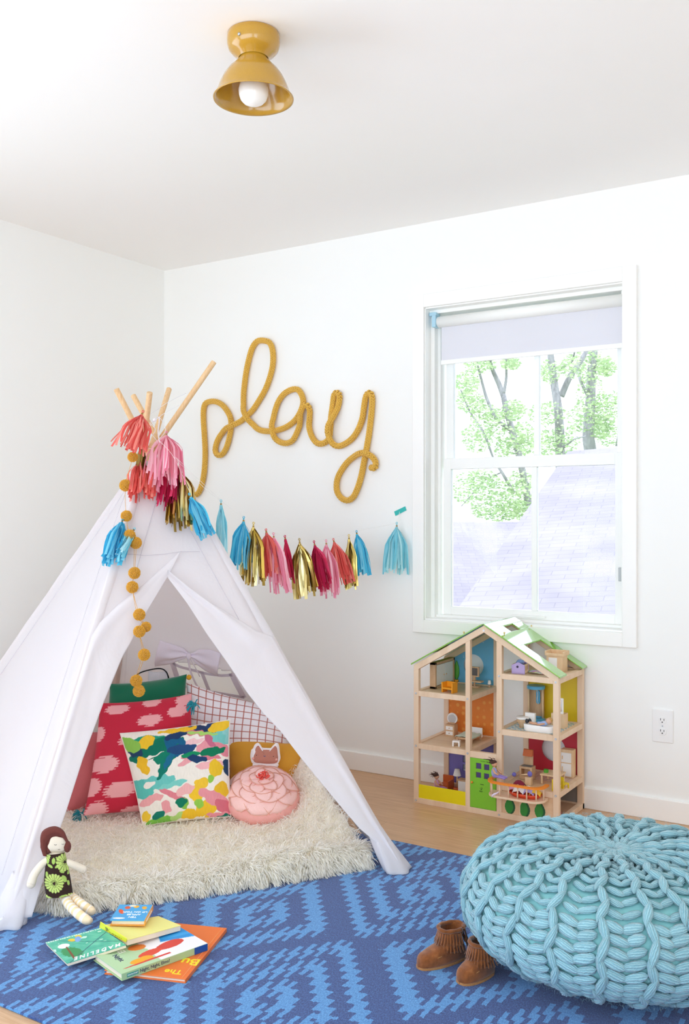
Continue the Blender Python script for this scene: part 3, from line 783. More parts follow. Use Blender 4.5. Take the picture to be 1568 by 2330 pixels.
# ---- painterly floral
fq = vnoise(12, 9, 40); fq2 = vnoise(13, 8, 90)
STRK = [  # colour, cx, cy, rx, ry, angle  (a to the right, b up)
 ('F4EDE0', .5, .5, 2, 2, 0), ('E99AA2', .82, .78, .17, .05, .5), ('D87785', .72, .90, .24, .035, -.25), ('F2C6C6', .62, .80, .16, .03, .1), ('C76C86', .84, .80, .10, .06, -.9), ('E58C98', .93, .70, .10, .05, -1.0),
 ('F4B7B9', .80, .55, .14, .04, .1), ('E0808C', .72, .63, .20, .022, -.1), ('EDA5A9', .56, .60, .08, .03, .4), ('78C9C0', .95, .86, .12, .11, 0), ('6CC6BC', .22, .42, .22, .07, .1), ('5CBFB2', .06, .38, .10, .14, 1.2), ('7FD0C4', .40, .38, .16, .03, .2), ('F4EDE0', .16, .41, .07, .03, .3),
 ('1F9A7A', .27, .86, .24, .075, -.1), ('07785A', .30, .80, .26, .085, .28), ('0E8064', .40, .72, .15, .09, .7), ('05735A', .24, .76, .23, .075, .30), ('165F86', .48, .80, .09, .13, .3), ('0B7B68', .38, .62, .20, .045, .95), ('1D6C8E', .42, .66, .12, .03, .95), ('234A78', .54, .74, .15, .05, .0), ('F4EDE0', .24, .70, .14, .008, .3),
 ('0F8B5B', .62, .67, .09, .03, .1), ('0A7A55', .83, .68, .12, .045, .05), ('1F3F68', .68, .62, .10, .035, -.2), ('24395F', .73, .95, .18, .035, -.35), ('203C66', .50, .90, .10, .04, .2), ('22406E', .88, .985, .12, .05, .2), ('1E3C5E', .985, .50, .05, .10, .3), ('23405F', .10, .78, .06, .07, 1.0), ('8FD0CB', .99, .90, .05, .14, 0),
 ('F2C22B', .52, .96, .18, .028, .0), ('F4C630', .22, .865, .09, .06, .6), ('EFBB2B', .14, .63, .055, .10, .1), ('F1C531', .91, .94, .11, .055, .2), ('EBC22F', .86, .50, .07, .085, .2), ('F4C732', .64, .27, .08, .085, .3), ('E9BB2E', .90, .28, .08, .09, -.4), ('F0C331', .74, .12, .13, .08, .2), ('EFC02B', .55, .06, .12, .05, 0), ('F3C63A', .70, .36, .07, .06, .2), ('ECBD2E', .78, .01, .09, .04, 0), ('F1C738', .06, .10, .05, .06, 0),
 ('8CC152', .07, .86, .10, .08, -.6), ('A7D36B', .75, .885, .14, .018, -.2), ('93C94E', .80, .40, .03, .04, 0), ('93C94E', .66, .16, .05, .05, .3), ('7FBF4A', .20, .02, .17, .05, .1), ('B4D77A', .40, .05, .08, .03, .4), ('86C24E', .50, .18, .05, .06, 0),
 ('E2848E', .40, .27, .16, .03, -.5), ('EFA8A8', .15, .25, .14, .05, .2), ('E9979E', .83, .20, .18, .07, -.5), ('D46F7D', .92, .12, .10, .06, -.6), ('F2B6B4', .52, .31, .10, .05, .3), ('F4EDE0', .20, .18, .09, .05, .4), ('F3E7DA', .36, .11, .08, .05, .5), ('EDA0A4', .30, .16, .05, .07, .4), ('0E7C5E', .47, .19, .07, .04, .2), ('127A66', .20, .09, .08, .035, .3), ('E8939B', .86, .03, .14, .03, 0), ('14735E', .92, .0, .10, .035, 0)]
def floral(a, b):
    a0_, b0_ = a, b; a = a + .030 * fq(b0_ * 1.6, a0_ * 1.6) + .012 * fq2(a0_, b0_); b = b + .030 * fq(a0_ * 1.5 + 3, b0_ * 1.7) + .012 * fq2(b0_, a0_ + 2)
    c = srgba('F4EDE0'); r1 = fq(a, b) * .55 + fq2(a, b) * .25
    for h, cx, cy, rx, ry, an in STRK:
        q = ellm(a, b, cx, cy, rx, ry, an) + r1
        if q < 0:
            c = srgba(h) * (1, 1, 1, 1); k = 1 + .10 * fq2(a * 2.3 + cx, b * .9); c = c * k; c[3] = 1
    if a0_ < .012 or a0_ > .988 or b0_ < .012 or b0_ > .988: c = srgba('F3ECE2')
    return np.clip(c, 0, 1)
cushion('floral_cushion', 'cream cushion with a bold painted floral print in green, yellow and pink', [(272, 1668), (525, 1636), (527, 1860), (324, 1882)], .05, .32, -.05, .065, floral, pf, seed=7, N=230, pinch=.035, wr=.004)

# ---- round cushion with felt petals
rc = onz(596, 1872, .05); tocam = unit(vec(*(CAM[:2] - rc[:2]), 0)); rc = rc - tocam * .10
rose = thing('flower_cushion', 'round pink cushion with layered felt rose petals', 'cushion', (rc[0], rc[1], .05))
pk = fabric('pink_linen', 'F0ADA5', .9, 400, .05)
pkl = fabric('pink_felt', 'FACDC6', .92, 300, .04); edg = fabric('petal_stitch', 'E5A78C', .9, 300, .05)
Rr = .138
tilt = frame(unit(tocam * .38 + vec(0, 0, 1)), tocam)   # local z axis of the cushion
cc = rc + vec(0, 0, .066)
V_ = []; F_ = []
nu_, nv_ = 120, 40
for j in range(nv_ + 1):
    t = PI * j / nv_
    for i in range(nu_):
        a = 2 * PI * i / nu_; r_ = Rr * abs(math.sin(t)) ** .75; z_ = .064 * math.cos(t)
        pl_ = 1 + .020 * abs(math.sin(a * 11)) * math.sin(t) ** 2 - (.02 if i % 20 == 0 else 0) * math.sin(t)
        V_.append((r_ * pl_ * math.cos(a), r_ * pl_ * math.sin(a), z_))
for j in range(nv_):
    for i in range(nu_): F_.append((j * nu_ + i, (j + 1) * nu_ + i, (j + 1) * nu_ + (i + 1) % nu_, j * nu_ + (i + 1) % nu_))
mb = MB(); mb.add(np.array(V_) @ tilt.T + cc, F_); mb.build('cushion_body', pk, rose, smooth=True)
def petal(a, rad, pr, lift, tl, k):
    """felt disc of radius pr centred at polar (a, rad) on the top of the cushion"""
    base = vec(rad * math.cos(a), rad * math.sin(a), 0); out = vec(math.cos(a), math.sin(a), 0); sd = vec(-math.sin(a), math.cos(a), 0)
    n_, m_ = 26, 7; V = []; F = []
    for i in range(m_ + 1):
        for j in range(n_):
            th = 2 * PI * j / n_; q = i / m_ * pr * (1 + .04 * math.sin(3 * th + k) + .03 * math.sin(5 * th + k * 2))
            p = base + out * q * math.cos(th) * .82 + sd * q * math.sin(th)
            R_ = math.hypot(p[0], p[1]); t_ = min(1.0, R_ / (Rr * 1.02)); z_ = .064 * math.sqrt(max(0, 1 - t_ ** 2.67)) ** 1.0
            if R_ > Rr * .98: s_ = Rr * .98 / R_; p = p * vec(s_, s_, 1); z_ = .012 - (R_ - Rr * .98) * .8
            z_ += lift + max(0, q * math.cos(th)) * tl + .003 * math.sin(2 * th + k)
            V.append((p[0], p[1], z_))
    for i in range(m_):
        for j in range(n_): F.append((i * n_ + j, i * n_ + (j + 1) % n_, (i + 1) * n_ + (j + 1) % n_, (i + 1) * n_ + j))
    V = np.array(V) @ tilt.T + cc
    mb = MB(); mb.add(V, F); o = mb.build('petal', pkl, rose, smooth=True, solid=.0016, off=1)
    mb = MB(); mb.tube(V[-n_:] + tilt[:, 2] * .0012, .0011, 5, closed=True); mb.build('petal_edging', edg, o, smooth=True)
k = 0
for ring, (num, rad, pr, lift, tl) in enumerate(((9, .090, .062, .004, .0), (7, .064, .060, .009, .0), (6, .040, .050, .014, .02), (4, .016, .036, .019, .12))):
    for q in range(num):
        petal(2 * PI * q / num + ring * .37 + .1 * math.sin(k), rad, pr, lift + .0016 * (q % 3), tl, k); k += 1
redf = fabric('coral_felt', 'EE5B4E', .9, 300, .08); mb = MB(); rr = np.random.RandomState(2)
for q in range(26):
    p = cc + tilt @ vec(rr.normal(0, .011), rr.normal(0, .011), .086 + rr.uniform(0, .012)); R_ = frame(rr.normal(0, 1, 3))
    mb.tube(spline([p, p + R_ @ vec(.008, 0, .006), p + R_ @ vec(.012, .008, 0)], 6), .0032, 6, flat=.5)
mb.build('petal_center', redf, rose, smooth=True)['label'] = 'curled coral red felt centre'

# ---- little cat doll
def puff(outline, cen_, P0, n, depth_, off=0.0, rings=9, ctr=None):
    """stuffed shape from a star-shaped pixel outline on the plane (P0,n)"""
    O = np.array([onp(u, v, P0, n) for u, v in outline]); c = onp(cen_[0], cen_[1], P0, n); V = []; F = []; m = len(O)
    for sgn in (1, -1):
        k0 = len(V)
        for i in range(rings + 1):
            q = i / rings
            for j in range(m): V.append(c + (O[j] - c) * q + n * (off + sgn * depth_ * math.sqrt(max(0, 1 - q ** 3))))
        for i in range(rings):
            for j in range(m):
                f_ = (k0 + i * m + j, k0 + i * m + (j + 1) % m, k0 + (i + 1) * m + (j + 1) % m, k0 + (i + 1) * m + j)
                F.append(f_ if sgn > 0 else f_[::-1])
    return V, F
P0 = rc - tocam * .105 + vec(0, 0, .12); nc = unit(tocam + vec(0, 0, .12))
z8 = zm(480, 1620, 6.533)
cat = thing('cat_doll', 'small flat cat doll with a brown face, tucked behind the petal cushion', 'doll', tuple(P0 - vec(0, 0, .07)))
wf = fabric('white_felt', 'F6EEEB', .9, 300, .03); bf = fabric('brown_felt', 'BE7F6C', .92, 300, .06); pb = fabric('blush_felt', 'EFCBC4', .92, 300, .04)
def smo(px, n=60):
    P_ = np.array(px + px[:1], float); return [tuple(q) for q in spline(P_, n)[:-1]]
head_o = [(600, 560), (625, 540), (648, 490), (680, 462), (710, 460), (740, 490), (765, 528), (830, 535), (900, 532), (930, 490), (965, 460), (1000, 468), (1018, 520), (1025, 600), (1035, 680), (1020, 730), (990, 772), (880, 790), (740, 785), (630, 770), (598, 730), (585, 650)]
body_o = [(620, 770), (610, 840), (560, 890), (515, 925), (530, 990), (700, 1010), (950, 1010), (1010, 1000), (1080, 1015), (1120, 1010), (1125, 975), (1070, 940), (1010, 900), (990, 830), (1000, 770), (800, 740)]
mb = MB(); V, F = puff([z8(*p) for p in smo(head_o, 90)], z8(810, 650), P0, nc, .016); mb.add(V, F)
V, F = puff([z8(*p) for p in smo(body_o, 70)], z8(800, 900), P0, nc, .015); mb.add(V, F)
mb.build('body', wf, cat, smooth=True)
face_o = [(612, 640), (640, 555), (662, 500), (700, 478), (735, 535), (830, 545), (920, 540), (965, 480), (1000, 520), (1012, 620), (1018, 690), (990, 760), (870, 778), (740, 770), (640, 755), (610, 710)]
V, F = puff([z8(*p) for p in smo(face_o, 80)], z8(810, 650), P0, nc, .0165, off=.0022); mb = MB(); mb.add(V, F); mb.build('face', bf, cat, smooth=True)
shirt_o = [(622, 800), (612, 850), (560, 900), (530, 950), (600, 1000), (900, 1005), (1000, 985), (1010, 940), (985, 880), (975, 815), (800, 830)]
V, F = puff([z8(*p) for p in smo(shirt_o, 60)], z8(800, 910), P0, nc, .0155, off=.0018); mb = MB(); mb.add(V, F); mb.build('shirt', pb, cat, smooth=True)
dk = paint('thread_dark', '4A3A3C', .7)
for x, y in ((677, 634), (929, 652)): mb = MB(); mb.ell(onp(*z8(x, y), P0, nc) + nc * .0175, (.0018, .0018, .0016)); mb.build('eye', dk, cat)
mb = MB(); mb.tube([onp(*z8(x, y), P0, nc) + nc * .0195 for x, y in ((782, 645), (797, 652), (812, 645))], .0012, 6); mb.build('nose', paint('thread_blue', '5B6288', .7), cat)
for x, y in ((627, 685), (972, 700)): mb = MB(); mb.ell(onp(*z8(x, y), P0, nc) + nc * .0130, (.005, .005, .004), frame(nc)); mb.build('cheek', fabric('cheek_felt', 'EDAFA0', .9, 300, .04), cat, smooth=True)
mb = MB()
for x, y in ((782, 803), (775, 857)): mb.ell(onp(*z8(x, y), P0, nc) + nc * .0175, .0012)
mb.build('shirt_button', dk, cat); 
V, F = puff([z8(*p) for p in smo([(1030, 945), (1060, 945), (1095, 970), (1085, 985), (1045, 970)], 20)], z8(1062, 964), P0, nc, .011, off=.006, rings=3); mb = MB(); mb.add(V, F); mb.build('paw_patch', bf, cat, smooth=True)

# ================================================================ rag doll leaning on the tent
z9 = zm(0, 1840, 3.0154)
dP = onz(140, 2046, .06); dn = unit(unit(vec(*(CAM[:2] - dP[:2]), 0)) + vec(0, 0, .18))
doll = thing('rag_doll', 'rag doll with brown felt hair and a flowered dress, leaning on the tent', 'doll', tuple(dP))
def dp(x, y, o=0.0): return onp(*z9(x, y), dP, dn) + dn * o
skin = fabric('cream_cotton_skin', 'F0E4CF', .9, 500, .03)
mb = MB()
hd = smo([(315, 235), (335, 180), (385, 165), (440, 190), (460, 225), (450, 270), (440, 295), (410, 302), (345, 300), (318, 285), (308, 260)], 60)
V, F = puff([z9(*p) for p in hd], z9(385, 235), dP, dn, .019); mb.add(V, F)
V, F = puff([z9(*p) for p in smo([(335, 300), (428, 296), (450, 430), (470, 560), (355, 590), (328, 450)], 40)], z9(400, 450), dP, dn, .020); mb.add(V, F)
arm1 = [dp(330, 350), dp(290, 380, .004), dp(255, 420, .008), dp(230, 460, .010), dp(215, 510, .010)]
mb.tube(spline(arm1, 20), list(np.linspace(.010, .0125, 20)), 12); mb.ell(dp(214, 512, .010), .0125, nu=12, nv=8)
arm2 = [dp(450, 365), dp(490, 380, 0.0), dp(530, 400, -.006), dp(570, 420, -.012)]
mb.tube(spline(arm2, 20), list(np.linspace(.010, .011, 20)), 12); mb.ell(dp(572, 421, -.012), .011, nu=12, nv=8)
mb.build('body', skin, doll, smooth=True)
hair = fabric('brown_felt_hair', '6E3A33', .92, 300, .08)
ho = smo([(290, 300), (275, 220), (285, 165), (320, 135), (370, 122), (420, 138), (455, 180), (462, 215), (478, 245), (470, 280), (445, 290), (452, 250), (448, 220), (425, 195), (390, 178), (350, 190), (328, 220), (318, 270), (322, 320), (305, 325)], 90)
# hair cap behind the head and a fringe framing the face
V, F = puff([z9(*p) for p in smo([(285, 290), (275, 215), (288, 160), (330, 130), (385, 122), (435, 150), (462, 205), (478, 245), (468, 283), (440, 290), (380, 290), (325, 318), (300, 322)], 60)], z9(375, 225), dP, dn, .020, off=-.004); mb = MB(); mb.add(V, F)
def ribbonarc(pa, pb, o1, n_=26, lift=.004):
    A_, B_ = curve(pa, n_), curve(pb, n_); G = np.zeros((n_, 7, 3))
    for i in range(n_):
        for j in range(7):
            t = j / 6; G[i, j] = dp(*lerp(A_[i], B_[i], t), o1 + lift * math.sin(PI * t))
    return G
mb.grid(ribbonarc([(296, 318), (278, 260), (278, 200), (300, 155), (345, 130), (400, 128), (440, 155), (462, 205)], [(322, 320), (314, 275), (322, 225), (345, 195), (372, 180), (398, 178), (430, 192), (452, 225)], .0175))
mb.ell(dp(462, 258, .006), (.011, .017, .010), frame(dn, (0, 0, 1)), col=None)
mb.build('hair', hair, doll, smooth=True)
mb = MB()
for cx in (381, 431):
    mb.tube([dp(cx + 9 * math.cos(a), (236 if cx < 400 else 232) - 0 + 7 * math.sin(a), .0203 - (.003 if cx > 400 else 0)) for a in np.linspace(.3, PI - .3, 9)], .0005, 5)
mb.tube([dp(405 + 7 * math.cos(a), 270 + 5 * math.sin(a), .0178) for a in np.linspace(.3, PI - .3, 7)], .0005, 5)
mb.build('stitched_face', dk, doll)
# dress with printed daisies
def dress_col(x, y):
    c = srgba('33201A')
    def daisy(cx, cy, R_, n_):
        dx, dy = x - cx, (y - cy); r_ = math.hypot(dx, dy); a = math.atan2(dy, dx)
        if r_ < R_ * .16: return srgba('33201A')
        lim = R_ * (.80 + .20 * abs(math.cos(a * n_ / 2)) ** .6)
        if r_ < lim and abs(math.sin(a * n_ / 2)) < (.96 if r_ > R_ * .35 else .75): return srgba('C3D977')
        return None
    for a in ((372, 500, 66, 18), (445, 360, 62, 16), (300, 640, 60, 16), (480, 610, 40, 14), (318, 318, 30, 12)):
        q = daisy(*a)
        if q is not None: return q
    for cx, cy, rx, ry, an in ((368, 350, 12, 22, .1), (345, 385, 20, 9, .5), (395, 385, 20, 9, -.5), (440, 470, 15, 26, -.5), (330, 355, 8, 18, .3), (468, 500, 8, 18, -.2), (425, 420, 18, 10, .4), (322, 445, 9, 20, 0), (395, 330, 14, 7, .3), (340, 600, 22, 7, .2), (430, 585, 25, 7, -.3), (470, 430, 9, 16, .3)):
        if ellm(x, y, cx, cy, rx, ry, an) < 0: return srgba('A9C763')
    return c
n_, m_ = 90, 60; G = np.zeros((n_, m_, 3)); Cc = np.zeros((n_, m_, 4))
Ld = curve([(318, 312), (311, 400), (302, 500), (318, 608)], n_); Rd = curve([(444, 296), (464, 370), (484, 480), (500, 578)], n_)
for i in range(n_):
    for j in range(m_):
        t = j / (m_ - 1); p = lerp(Ld[i], Rd[i], t)
        y_ = p[1]; G[i, j] = dp(p[0], y_ + 6 * math.sin(PI * t) * (i / n_), .002 + .0225 * math.sin(PI * t) ** .55); Cc[i, j] = dress_col(p[0], y_)
mb = MB(); mb.grid(G, Cc); mb.build('dress', pf, doll, smooth=True, colattr=True, solid=.001)
# striped legs
for pts in ([(440, 595, .0), (470, 655, .02), (530, 715, .035), (590, 760, .045), (628, 770, .05)], [(470, 590, .0), (510, 620, .02), (570, 665, .035), (620, 700, .045), (640, 712, .05)]):
    P_ = []
    for x, y, o_ in pts:
        u, v = z9(x, y); P_.append(onz(u, v, .045 if o_ > .04 else .055 if o_ > .01 else .066))
    P_ = spline(P_, 60); L_ = np.linalg.norm(P_[0] - P_[-1]); r_ = [.0135 * min(1, math.sqrt(max(0.02, 1 - ((i - 50) / 10) ** 2)) if i > 50 else 1) for i in range(60)]
    cl = [srgba('F4D9A6') if (i // 4) % 2 and i < 53 else srgba('F7EFE4') if i < 53 else srgba('F0D9B4') for i in range(60)]
    mb = MB(); mb.tube(P_, r_, 14, col=np.array(cl)); mb.build('leg', pf, doll, smooth=True, colattr=True)
# ================================================================ knitted pouf
pcn = np.array((2.738, -1.268, RT))
PR, PH = .378, .305
def pouf_r(t):   # t from 0 (bottom) to 1 (top centre); returns radius, height
    a = PI * (t - .5)          # -90..90 deg
    r = PR * abs(math.cos(a)) ** (.66 if t > .5 else 1.05); z = PH / 2 * (1 + math.copysign(abs(math.sin(a)) ** .92, a))
    if t > .8: z -= .035 * ((t - .8) / .2) ** 2
    return r, z
def pf_pt(th, t, off=0.0):
    r, z = pouf_r(t); r1, z1 = pouf_r(min(1, t + .004)); r0, z0 = pouf_r(max(0, t - .004))
    tr, tz = r1 - r0, z1 - z0; L = math.hypot(tr, tz) + 1e-9; nr, nz = tz / L, -tr / L
    if t > .992: nr, nz = 0, 1
    rr = r + nr * off; return pcn + vec(rr * math.cos(th), rr * math.sin(th), z + nz * off)
pouf = thing('knitted_pouf', 'big round aqua blue chunky knitted pouf at the right edge of the rug', 'pouf', tuple(pcn))
lin_m = fabric('aqua_lining', '86C2C4', .8, 60, .06)
NT, NP = 48, 110
G = np.array([[pf_pt(2 * PI * j / NP, i / (NT - 1), 0) for j in range(NP + 1)] for i in range(NT)])
mb = MB(); mb.grid(G[:, ::-1]); mb.build('lining', lin_m, pouf, smooth=True)
yarn = Mat('aqua_wool_yarn', rough=.9, spec=.15, Sheen_Weight=.4)
yn = yarn.noise(190, 3, (1, 1, 1)); at_ = yarn.attr()
yarn.color(yarn.mix(.35, at_, yarn.ramp(yn, [(.3, rgb(70, 130, 150)), (.7, rgb(160, 212, 222))])))
aa = yarn.node('ShaderNodeAttribute'); aa.attribute_name = 'col'; ac = X(yarn.t, aa.outputs['Alpha'])
fib = ((ac * 34 + yn * 5).sin() * .5 + .5)
yarn.color(yarn.mix(fib, yarn.mix(.4, at_, rgb(72, 132, 152)), yarn.mix(.3, at_, rgb(176, 222, 230)))); yarn.bump(fib * .8 + yn * .5, .8, .0022)
# template stitch: fat tapered strand with lengthwise grooves (local z = length)
def stitch_tpl(nu=18, nv=9, groove=.24, k=6, pw=.55):
    V = []; 
    for j in range(nv + 1):
        t = j / nv; zz = t * 2 - 1; pr = max(0.0, 1 - abs(zz) ** 2.2) ** pw
        for i in range(nu):
            a = 2 * PI * i / nu + zz * .5; g = 1 - groove * abs(math.sin(a * k / 2))
            V.append((pr * g * math.cos(a), pr * g * math.sin(a), zz))
    F = [(j * nu + i, j * nu + (i + 1) % nu, (j + 1) * nu + (i + 1) % nu, (j + 1) * nu + i) for j in range(nv) for i in range(nu)]
    return np.array(V), F
T6_ = None; ST, SF = stitch_tpl(); SC = stitch_tpl(pw=.95)
def stitch(mb, a, b, r, up, flat=.8, col=None, T=(ST, SF)):
    a = np.array(a); b = np.array(b); z = unit(b - a); x = unit(np.cross(up, z)); y = np.cross(z, x)
    M_ = np.column_stack((x * r, y * r * flat, z * np.linalg.norm(b - a) / 2))
    if col is not None and T is not T6_:
        n_u = 18; k_ = len(T[0]) // n_u; al = np.tile(np.abs(np.arange(n_u) / n_u * 2 - 1), k_); col = np.tile(col, (len(T[0]), 1)); col[:, 3] = al
    mb.add(T[0] @ M_.T + (a + b) / 2, T[1], col)
rs = np.random.RandomState(17)
NM = 22; NR = 22
mb = MB(); mh = MB()
def ycol():
    b_ = rs.uniform(.9, 1.08); c = srgba('98C6D0') * b_; c[3] = 1; return np.clip(c, 0, 1)
# rows: arc-length spaced
tt = np.linspace(0.0, 1, 400); arc = [0]
for i in range(1, 400):
    r0, z0 = pouf_r(tt[i - 1]); r1, z1 = pouf_r(tt[i]); arc.append(arc[-1] + math.hypot(r1 - r0, z1 - z0))
arc = np.array(arc)
def t_at(s): return float(np.interp(s, arc, tt))
TOT = arc[-1]
for m_ in range(NM):
    th = 2 * PI * m_ / NM + .06
    wob = rs.uniform(0, 6)
    # vertical chain : alternating slanted fat stitches
    s = .03; k = 0
    while s < TOT - .02:
        ln = .052; t0, t1 = t_at(s - .008), t_at(min(TOT, s + ln))
        r_here = pouf_r((t0 + t1) / 2)[0]; sl = .011 / max(.06, r_here) * (1 if k % 2 else -1)
        w_ = .009 if r_here > .1 else .0075
        da = .010 * math.sin(s * 14 + wob) / max(.1, r_here)
        stitch(mb, pf_pt(th + da - sl, t0, .014 + .004 * (k % 2)), pf_pt(th + da + sl, t1, .018), w_ * 1.35, pf_pt(th, (t0 + t1) / 2, 1) - pf_pt(th, (t0 + t1) / 2, 0), .9, ycol(), SC)
        s += ln * .74; k += 1
    # horizontal stitches between chains
    s = .05; k = 0
    while s < TOT * .93:
        t = t_at(s); r_ = pouf_r(t)[0]; wd = 2 * PI / NM
        if r_ * wd > .022:
            up = lambda q: pf_pt(q, t, 1) - pf_pt(q, t, 0)
            dt = .0125 / TOT
            mid = th + wd * (.5 + .05 * rs.normal())
            for sgn, a0, a1 in ((1, th + wd * .04, mid + wd * .05), (-1, mid - wd * .05, th + wd * .97)):
                j = rs.normal(0, .003)
                ta, tb = (t - dt * sgn * -1 + j, t + dt * sgn * -1 + j)
                rr_ = min(.0140, r_ * wd * .19) * rs.uniform(.85, 1.08)
                rr_ = min(rr_, .0105 if s > TOT * .62 else .0140)
                o_ = .006 + .003 * rs.rand()
                stitch(mb, pf_pt(a0, min(1, max(0, ta)), o_), pf_pt(a1, min(1, max(0, tb)), o_), rr_, up((a0 + a1) / 2), .75, ycol())
        s += .0235 if s < TOT * .58 else .031; k += 1
for k in range(NM * 2):   # gathered strands at the crown
    a_ = 2 * PI * k / (NM * 2) + .03
    stitch(mb, pf_pt(a_ + .10, t_at(TOT - .012), .006), pf_pt(a_, t_at(TOT - .095), .008), .0075, vec(0, 0, 1), .8, ycol())
mb.ell(pf_pt(0, 1, .0), (.022, .022, .010), col=ycol() * (1, 1, 1, .5))
mb.build('knitted_cover', yarn.m, pouf, smooth=True, colattr=True)
# loose wool fuzz
V = []; F = []
for k in range(9000):
    th = rs.uniform(0, 2 * PI); t = rs.uniform(.05, .98); p = pf_pt(th, t, .018 + .004 * rs.rand()); n_ = unit(pf_pt(th, t, 1) - pf_pt(th, t, 0)); d = unit(n_ + rs.normal(0, .9, 3)); l_ = rs.uniform(.006, .016)
    sd = unit(np.cross(d, rs.normal(0, 1, 3))) * .00013; q = p + d * l_ * .5; e = q + unit(d + rs.normal(0, .7, 3)) * l_ * .5
    b0 = len(V); V += [p - sd, p + sd, q - sd, q + sd, e]; F += [(b0, b0 + 1, b0 + 3, b0 + 2), (b0 + 2, b0 + 3, b0 + 4)]
mb = MB(); mb.add(np.array(V), F, srgba('BFE6EE')); o = mb.build('wool_fuzz', yarn.m, pouf, colattr=True); o['kind'] = 'stuff'

# ================================================================ child's moccasin boots
sued = Mat('brown_suede', rough=.95, spec=.1, Sheen_Weight=.4)
sn = sued.noise(45, 4); sued.color(sued.ramp(sn, [(.3, rgb(104, 58, 28)), (.6, rgb(140, 82, 42)), (.8, rgb(164, 104, 60))])); sued.bump(sued.noise(500, 3), .5, .001)
sdk = fabric('dark_suede', '5E3218', .95, 300, .15); sole = fabric('suede_sole', 'A9784A', .9, 200, .1)
def boot(label, toe, heel, ang_extra=0.0, W=.030, sc_=1.0):
    toe = np.array(toe); heel = np.array(heel); L = np.linalg.norm(toe - heel); fw = unit(toe - heel); sd = vec(fw[1], -fw[0], 0); up = vec(0, 0, 1)
    o = thing('moccasin_boot', label, 'shoe', tuple((toe + heel) / 2), 'pair of fringed moccasins beside the pouf')
    def W_(x, y, z): return heel + fw * x + sd * y + up * (z)
    n_ = 26; m_ = 32; G = np.zeros((n_, m_ + 1, 3))
    for i in range(n_):
        t = i / (n_ - 1); x = t * L
        hw = W * sc_ * (math.sin(PI * min(1, (t * .93 + .07))) ** .36) * (.78 + .34 * t - .12 * max(0, t - .75)); hw = max(hw, .002)
        hgt = .058 - .022 * min(1, max(0, (t - .40) / .45)); hgt *= max(.03, (1 - max(0, (t - .86) / .14) ** 2.2)) ** .5; hgt *= max(.2, min(1, t / .06)) ** .5
        for j in range(m_ + 1):
            a = 2 * PI * j / m_; cy = math.cos(a); sz = math.sin(a)
            y = hw * math.copysign(abs(cy) ** .8, cy); z = hgt * .42 + (hgt * .58 * math.copysign(abs(sz) ** .85, sz) if sz > 0 else hgt * .42 * math.copysign(abs(sz) ** .45, sz))
            G[i, j] = W_(x, y, z + .001)
    mb = MB(); mb.grid(G); mb.build('foot', sued.m, o, smooth=True, sub=1)
    # toe seam
    P_ = []
    for a in np.linspace(-PI / 2, PI / 2, 24):
        x = L * (.60 + .31 * math.cos(a)); y = W * sc_ * .88 * math.sin(a); tx = x / L
        h = .058 - .022 * min(1, max(0, (tx - .40) / .45)); P_.append(W_(x, y, h * (.80 - .16 * abs(math.sin(a))) ))
    mb = MB(); mb.tube(P_, .0016, 6); mb.build('toe_seam', sole, o, smooth=True)
    # ankle shaft with a slit
    cx = L * .27; A_ = []; n2 = 44; hs = np.linspace(.033, .088, 12)
    slit = -PI * .66
    for k, h in enumerate(hs):
        row = []
        for j in range(n2):
            a = slit + .07 + (2 * PI - .14 - .10 * max(0, (h - .07) / .03)) * j / (n2 - 1)
            rx = .034 - .002 * math.sin((h - .035) / .06 * PI) ; ry = .027
            row.append(W_(cx + rx * math.cos(a) + (.012 * (1 - (h - .035) / .06)), ry * math.sin(a) + .0012 * math.sin(a * 5 + h * 60), h))
        A_.append(row)
    mb = MB(); mb.grid(np.array(A_)); mb.build('shaft', sued.m, o, smooth=True, solid=.0035)
    rim = [W_(cx + .0355 * math.cos(a), .0285 * math.sin(a), .087 + .001 * math.sin(a * 3)) for a in np.linspace(slit + .1, slit + 2 * PI - .14, 40)]
    mb = MB(); mb.tube(rim, [.0052 + .0006 * math.sin(i * 1.3) for i in range(40)], 10); mb.build('rolled_cuff', sued.m, o, smooth=True)
    for lay, (h0, ln) in enumerate(((.080, .028), (.060, .024))):
        mb = MB(); rr = np.random.RandomState(lay + 5)
        for a in np.linspace(slit + .25, slit + 2 * PI - .25, 30):
            r_ = 1.10 + .03 * lay; dirx, diry = math.cos(a), math.sin(a)
            p0 = W_(cx + .034 * r_ * dirx, .0275 * r_ * diry, h0); fl_ = .007 + rr.rand() * .004
            tn = fw * (-diry) + sd * dirx; ou = fw * dirx + sd * diry; w_ = .0030
            G = np.zeros((4, 2, 3))
            for q in range(4):
                p = p0 + ou * fl_ * (q / 3) ** 1.2 - up * ln * (q / 3) * rr.uniform(.9, 1.05) + tn * rr.normal(0, .0006); ww = w_ * (1 - .35 * (q / 3))
                G[q, 0] = p - tn * ww; G[q, 1] = p + tn * ww
            mb.grid(G)
        o2 = mb.build('suede_fringe', sued.m, o, smooth=True, solid=.0012)
    mb = MB()
    n3 = 40; ol = []
    for a in np.linspace(0, 2 * PI, n3, endpoint=False):
        t = .5 - .5 * math.cos(a); hw = W * sc_ * (math.sin(PI * min(1, (t * .93 + .07))) ** .36) * (.78 + .34 * t); ol.append(W_(t * L * 1.0, hw * .98 * (1 if a < PI else -1) * min(1, abs(math.sin(a)) * 3) ** .5, 0))
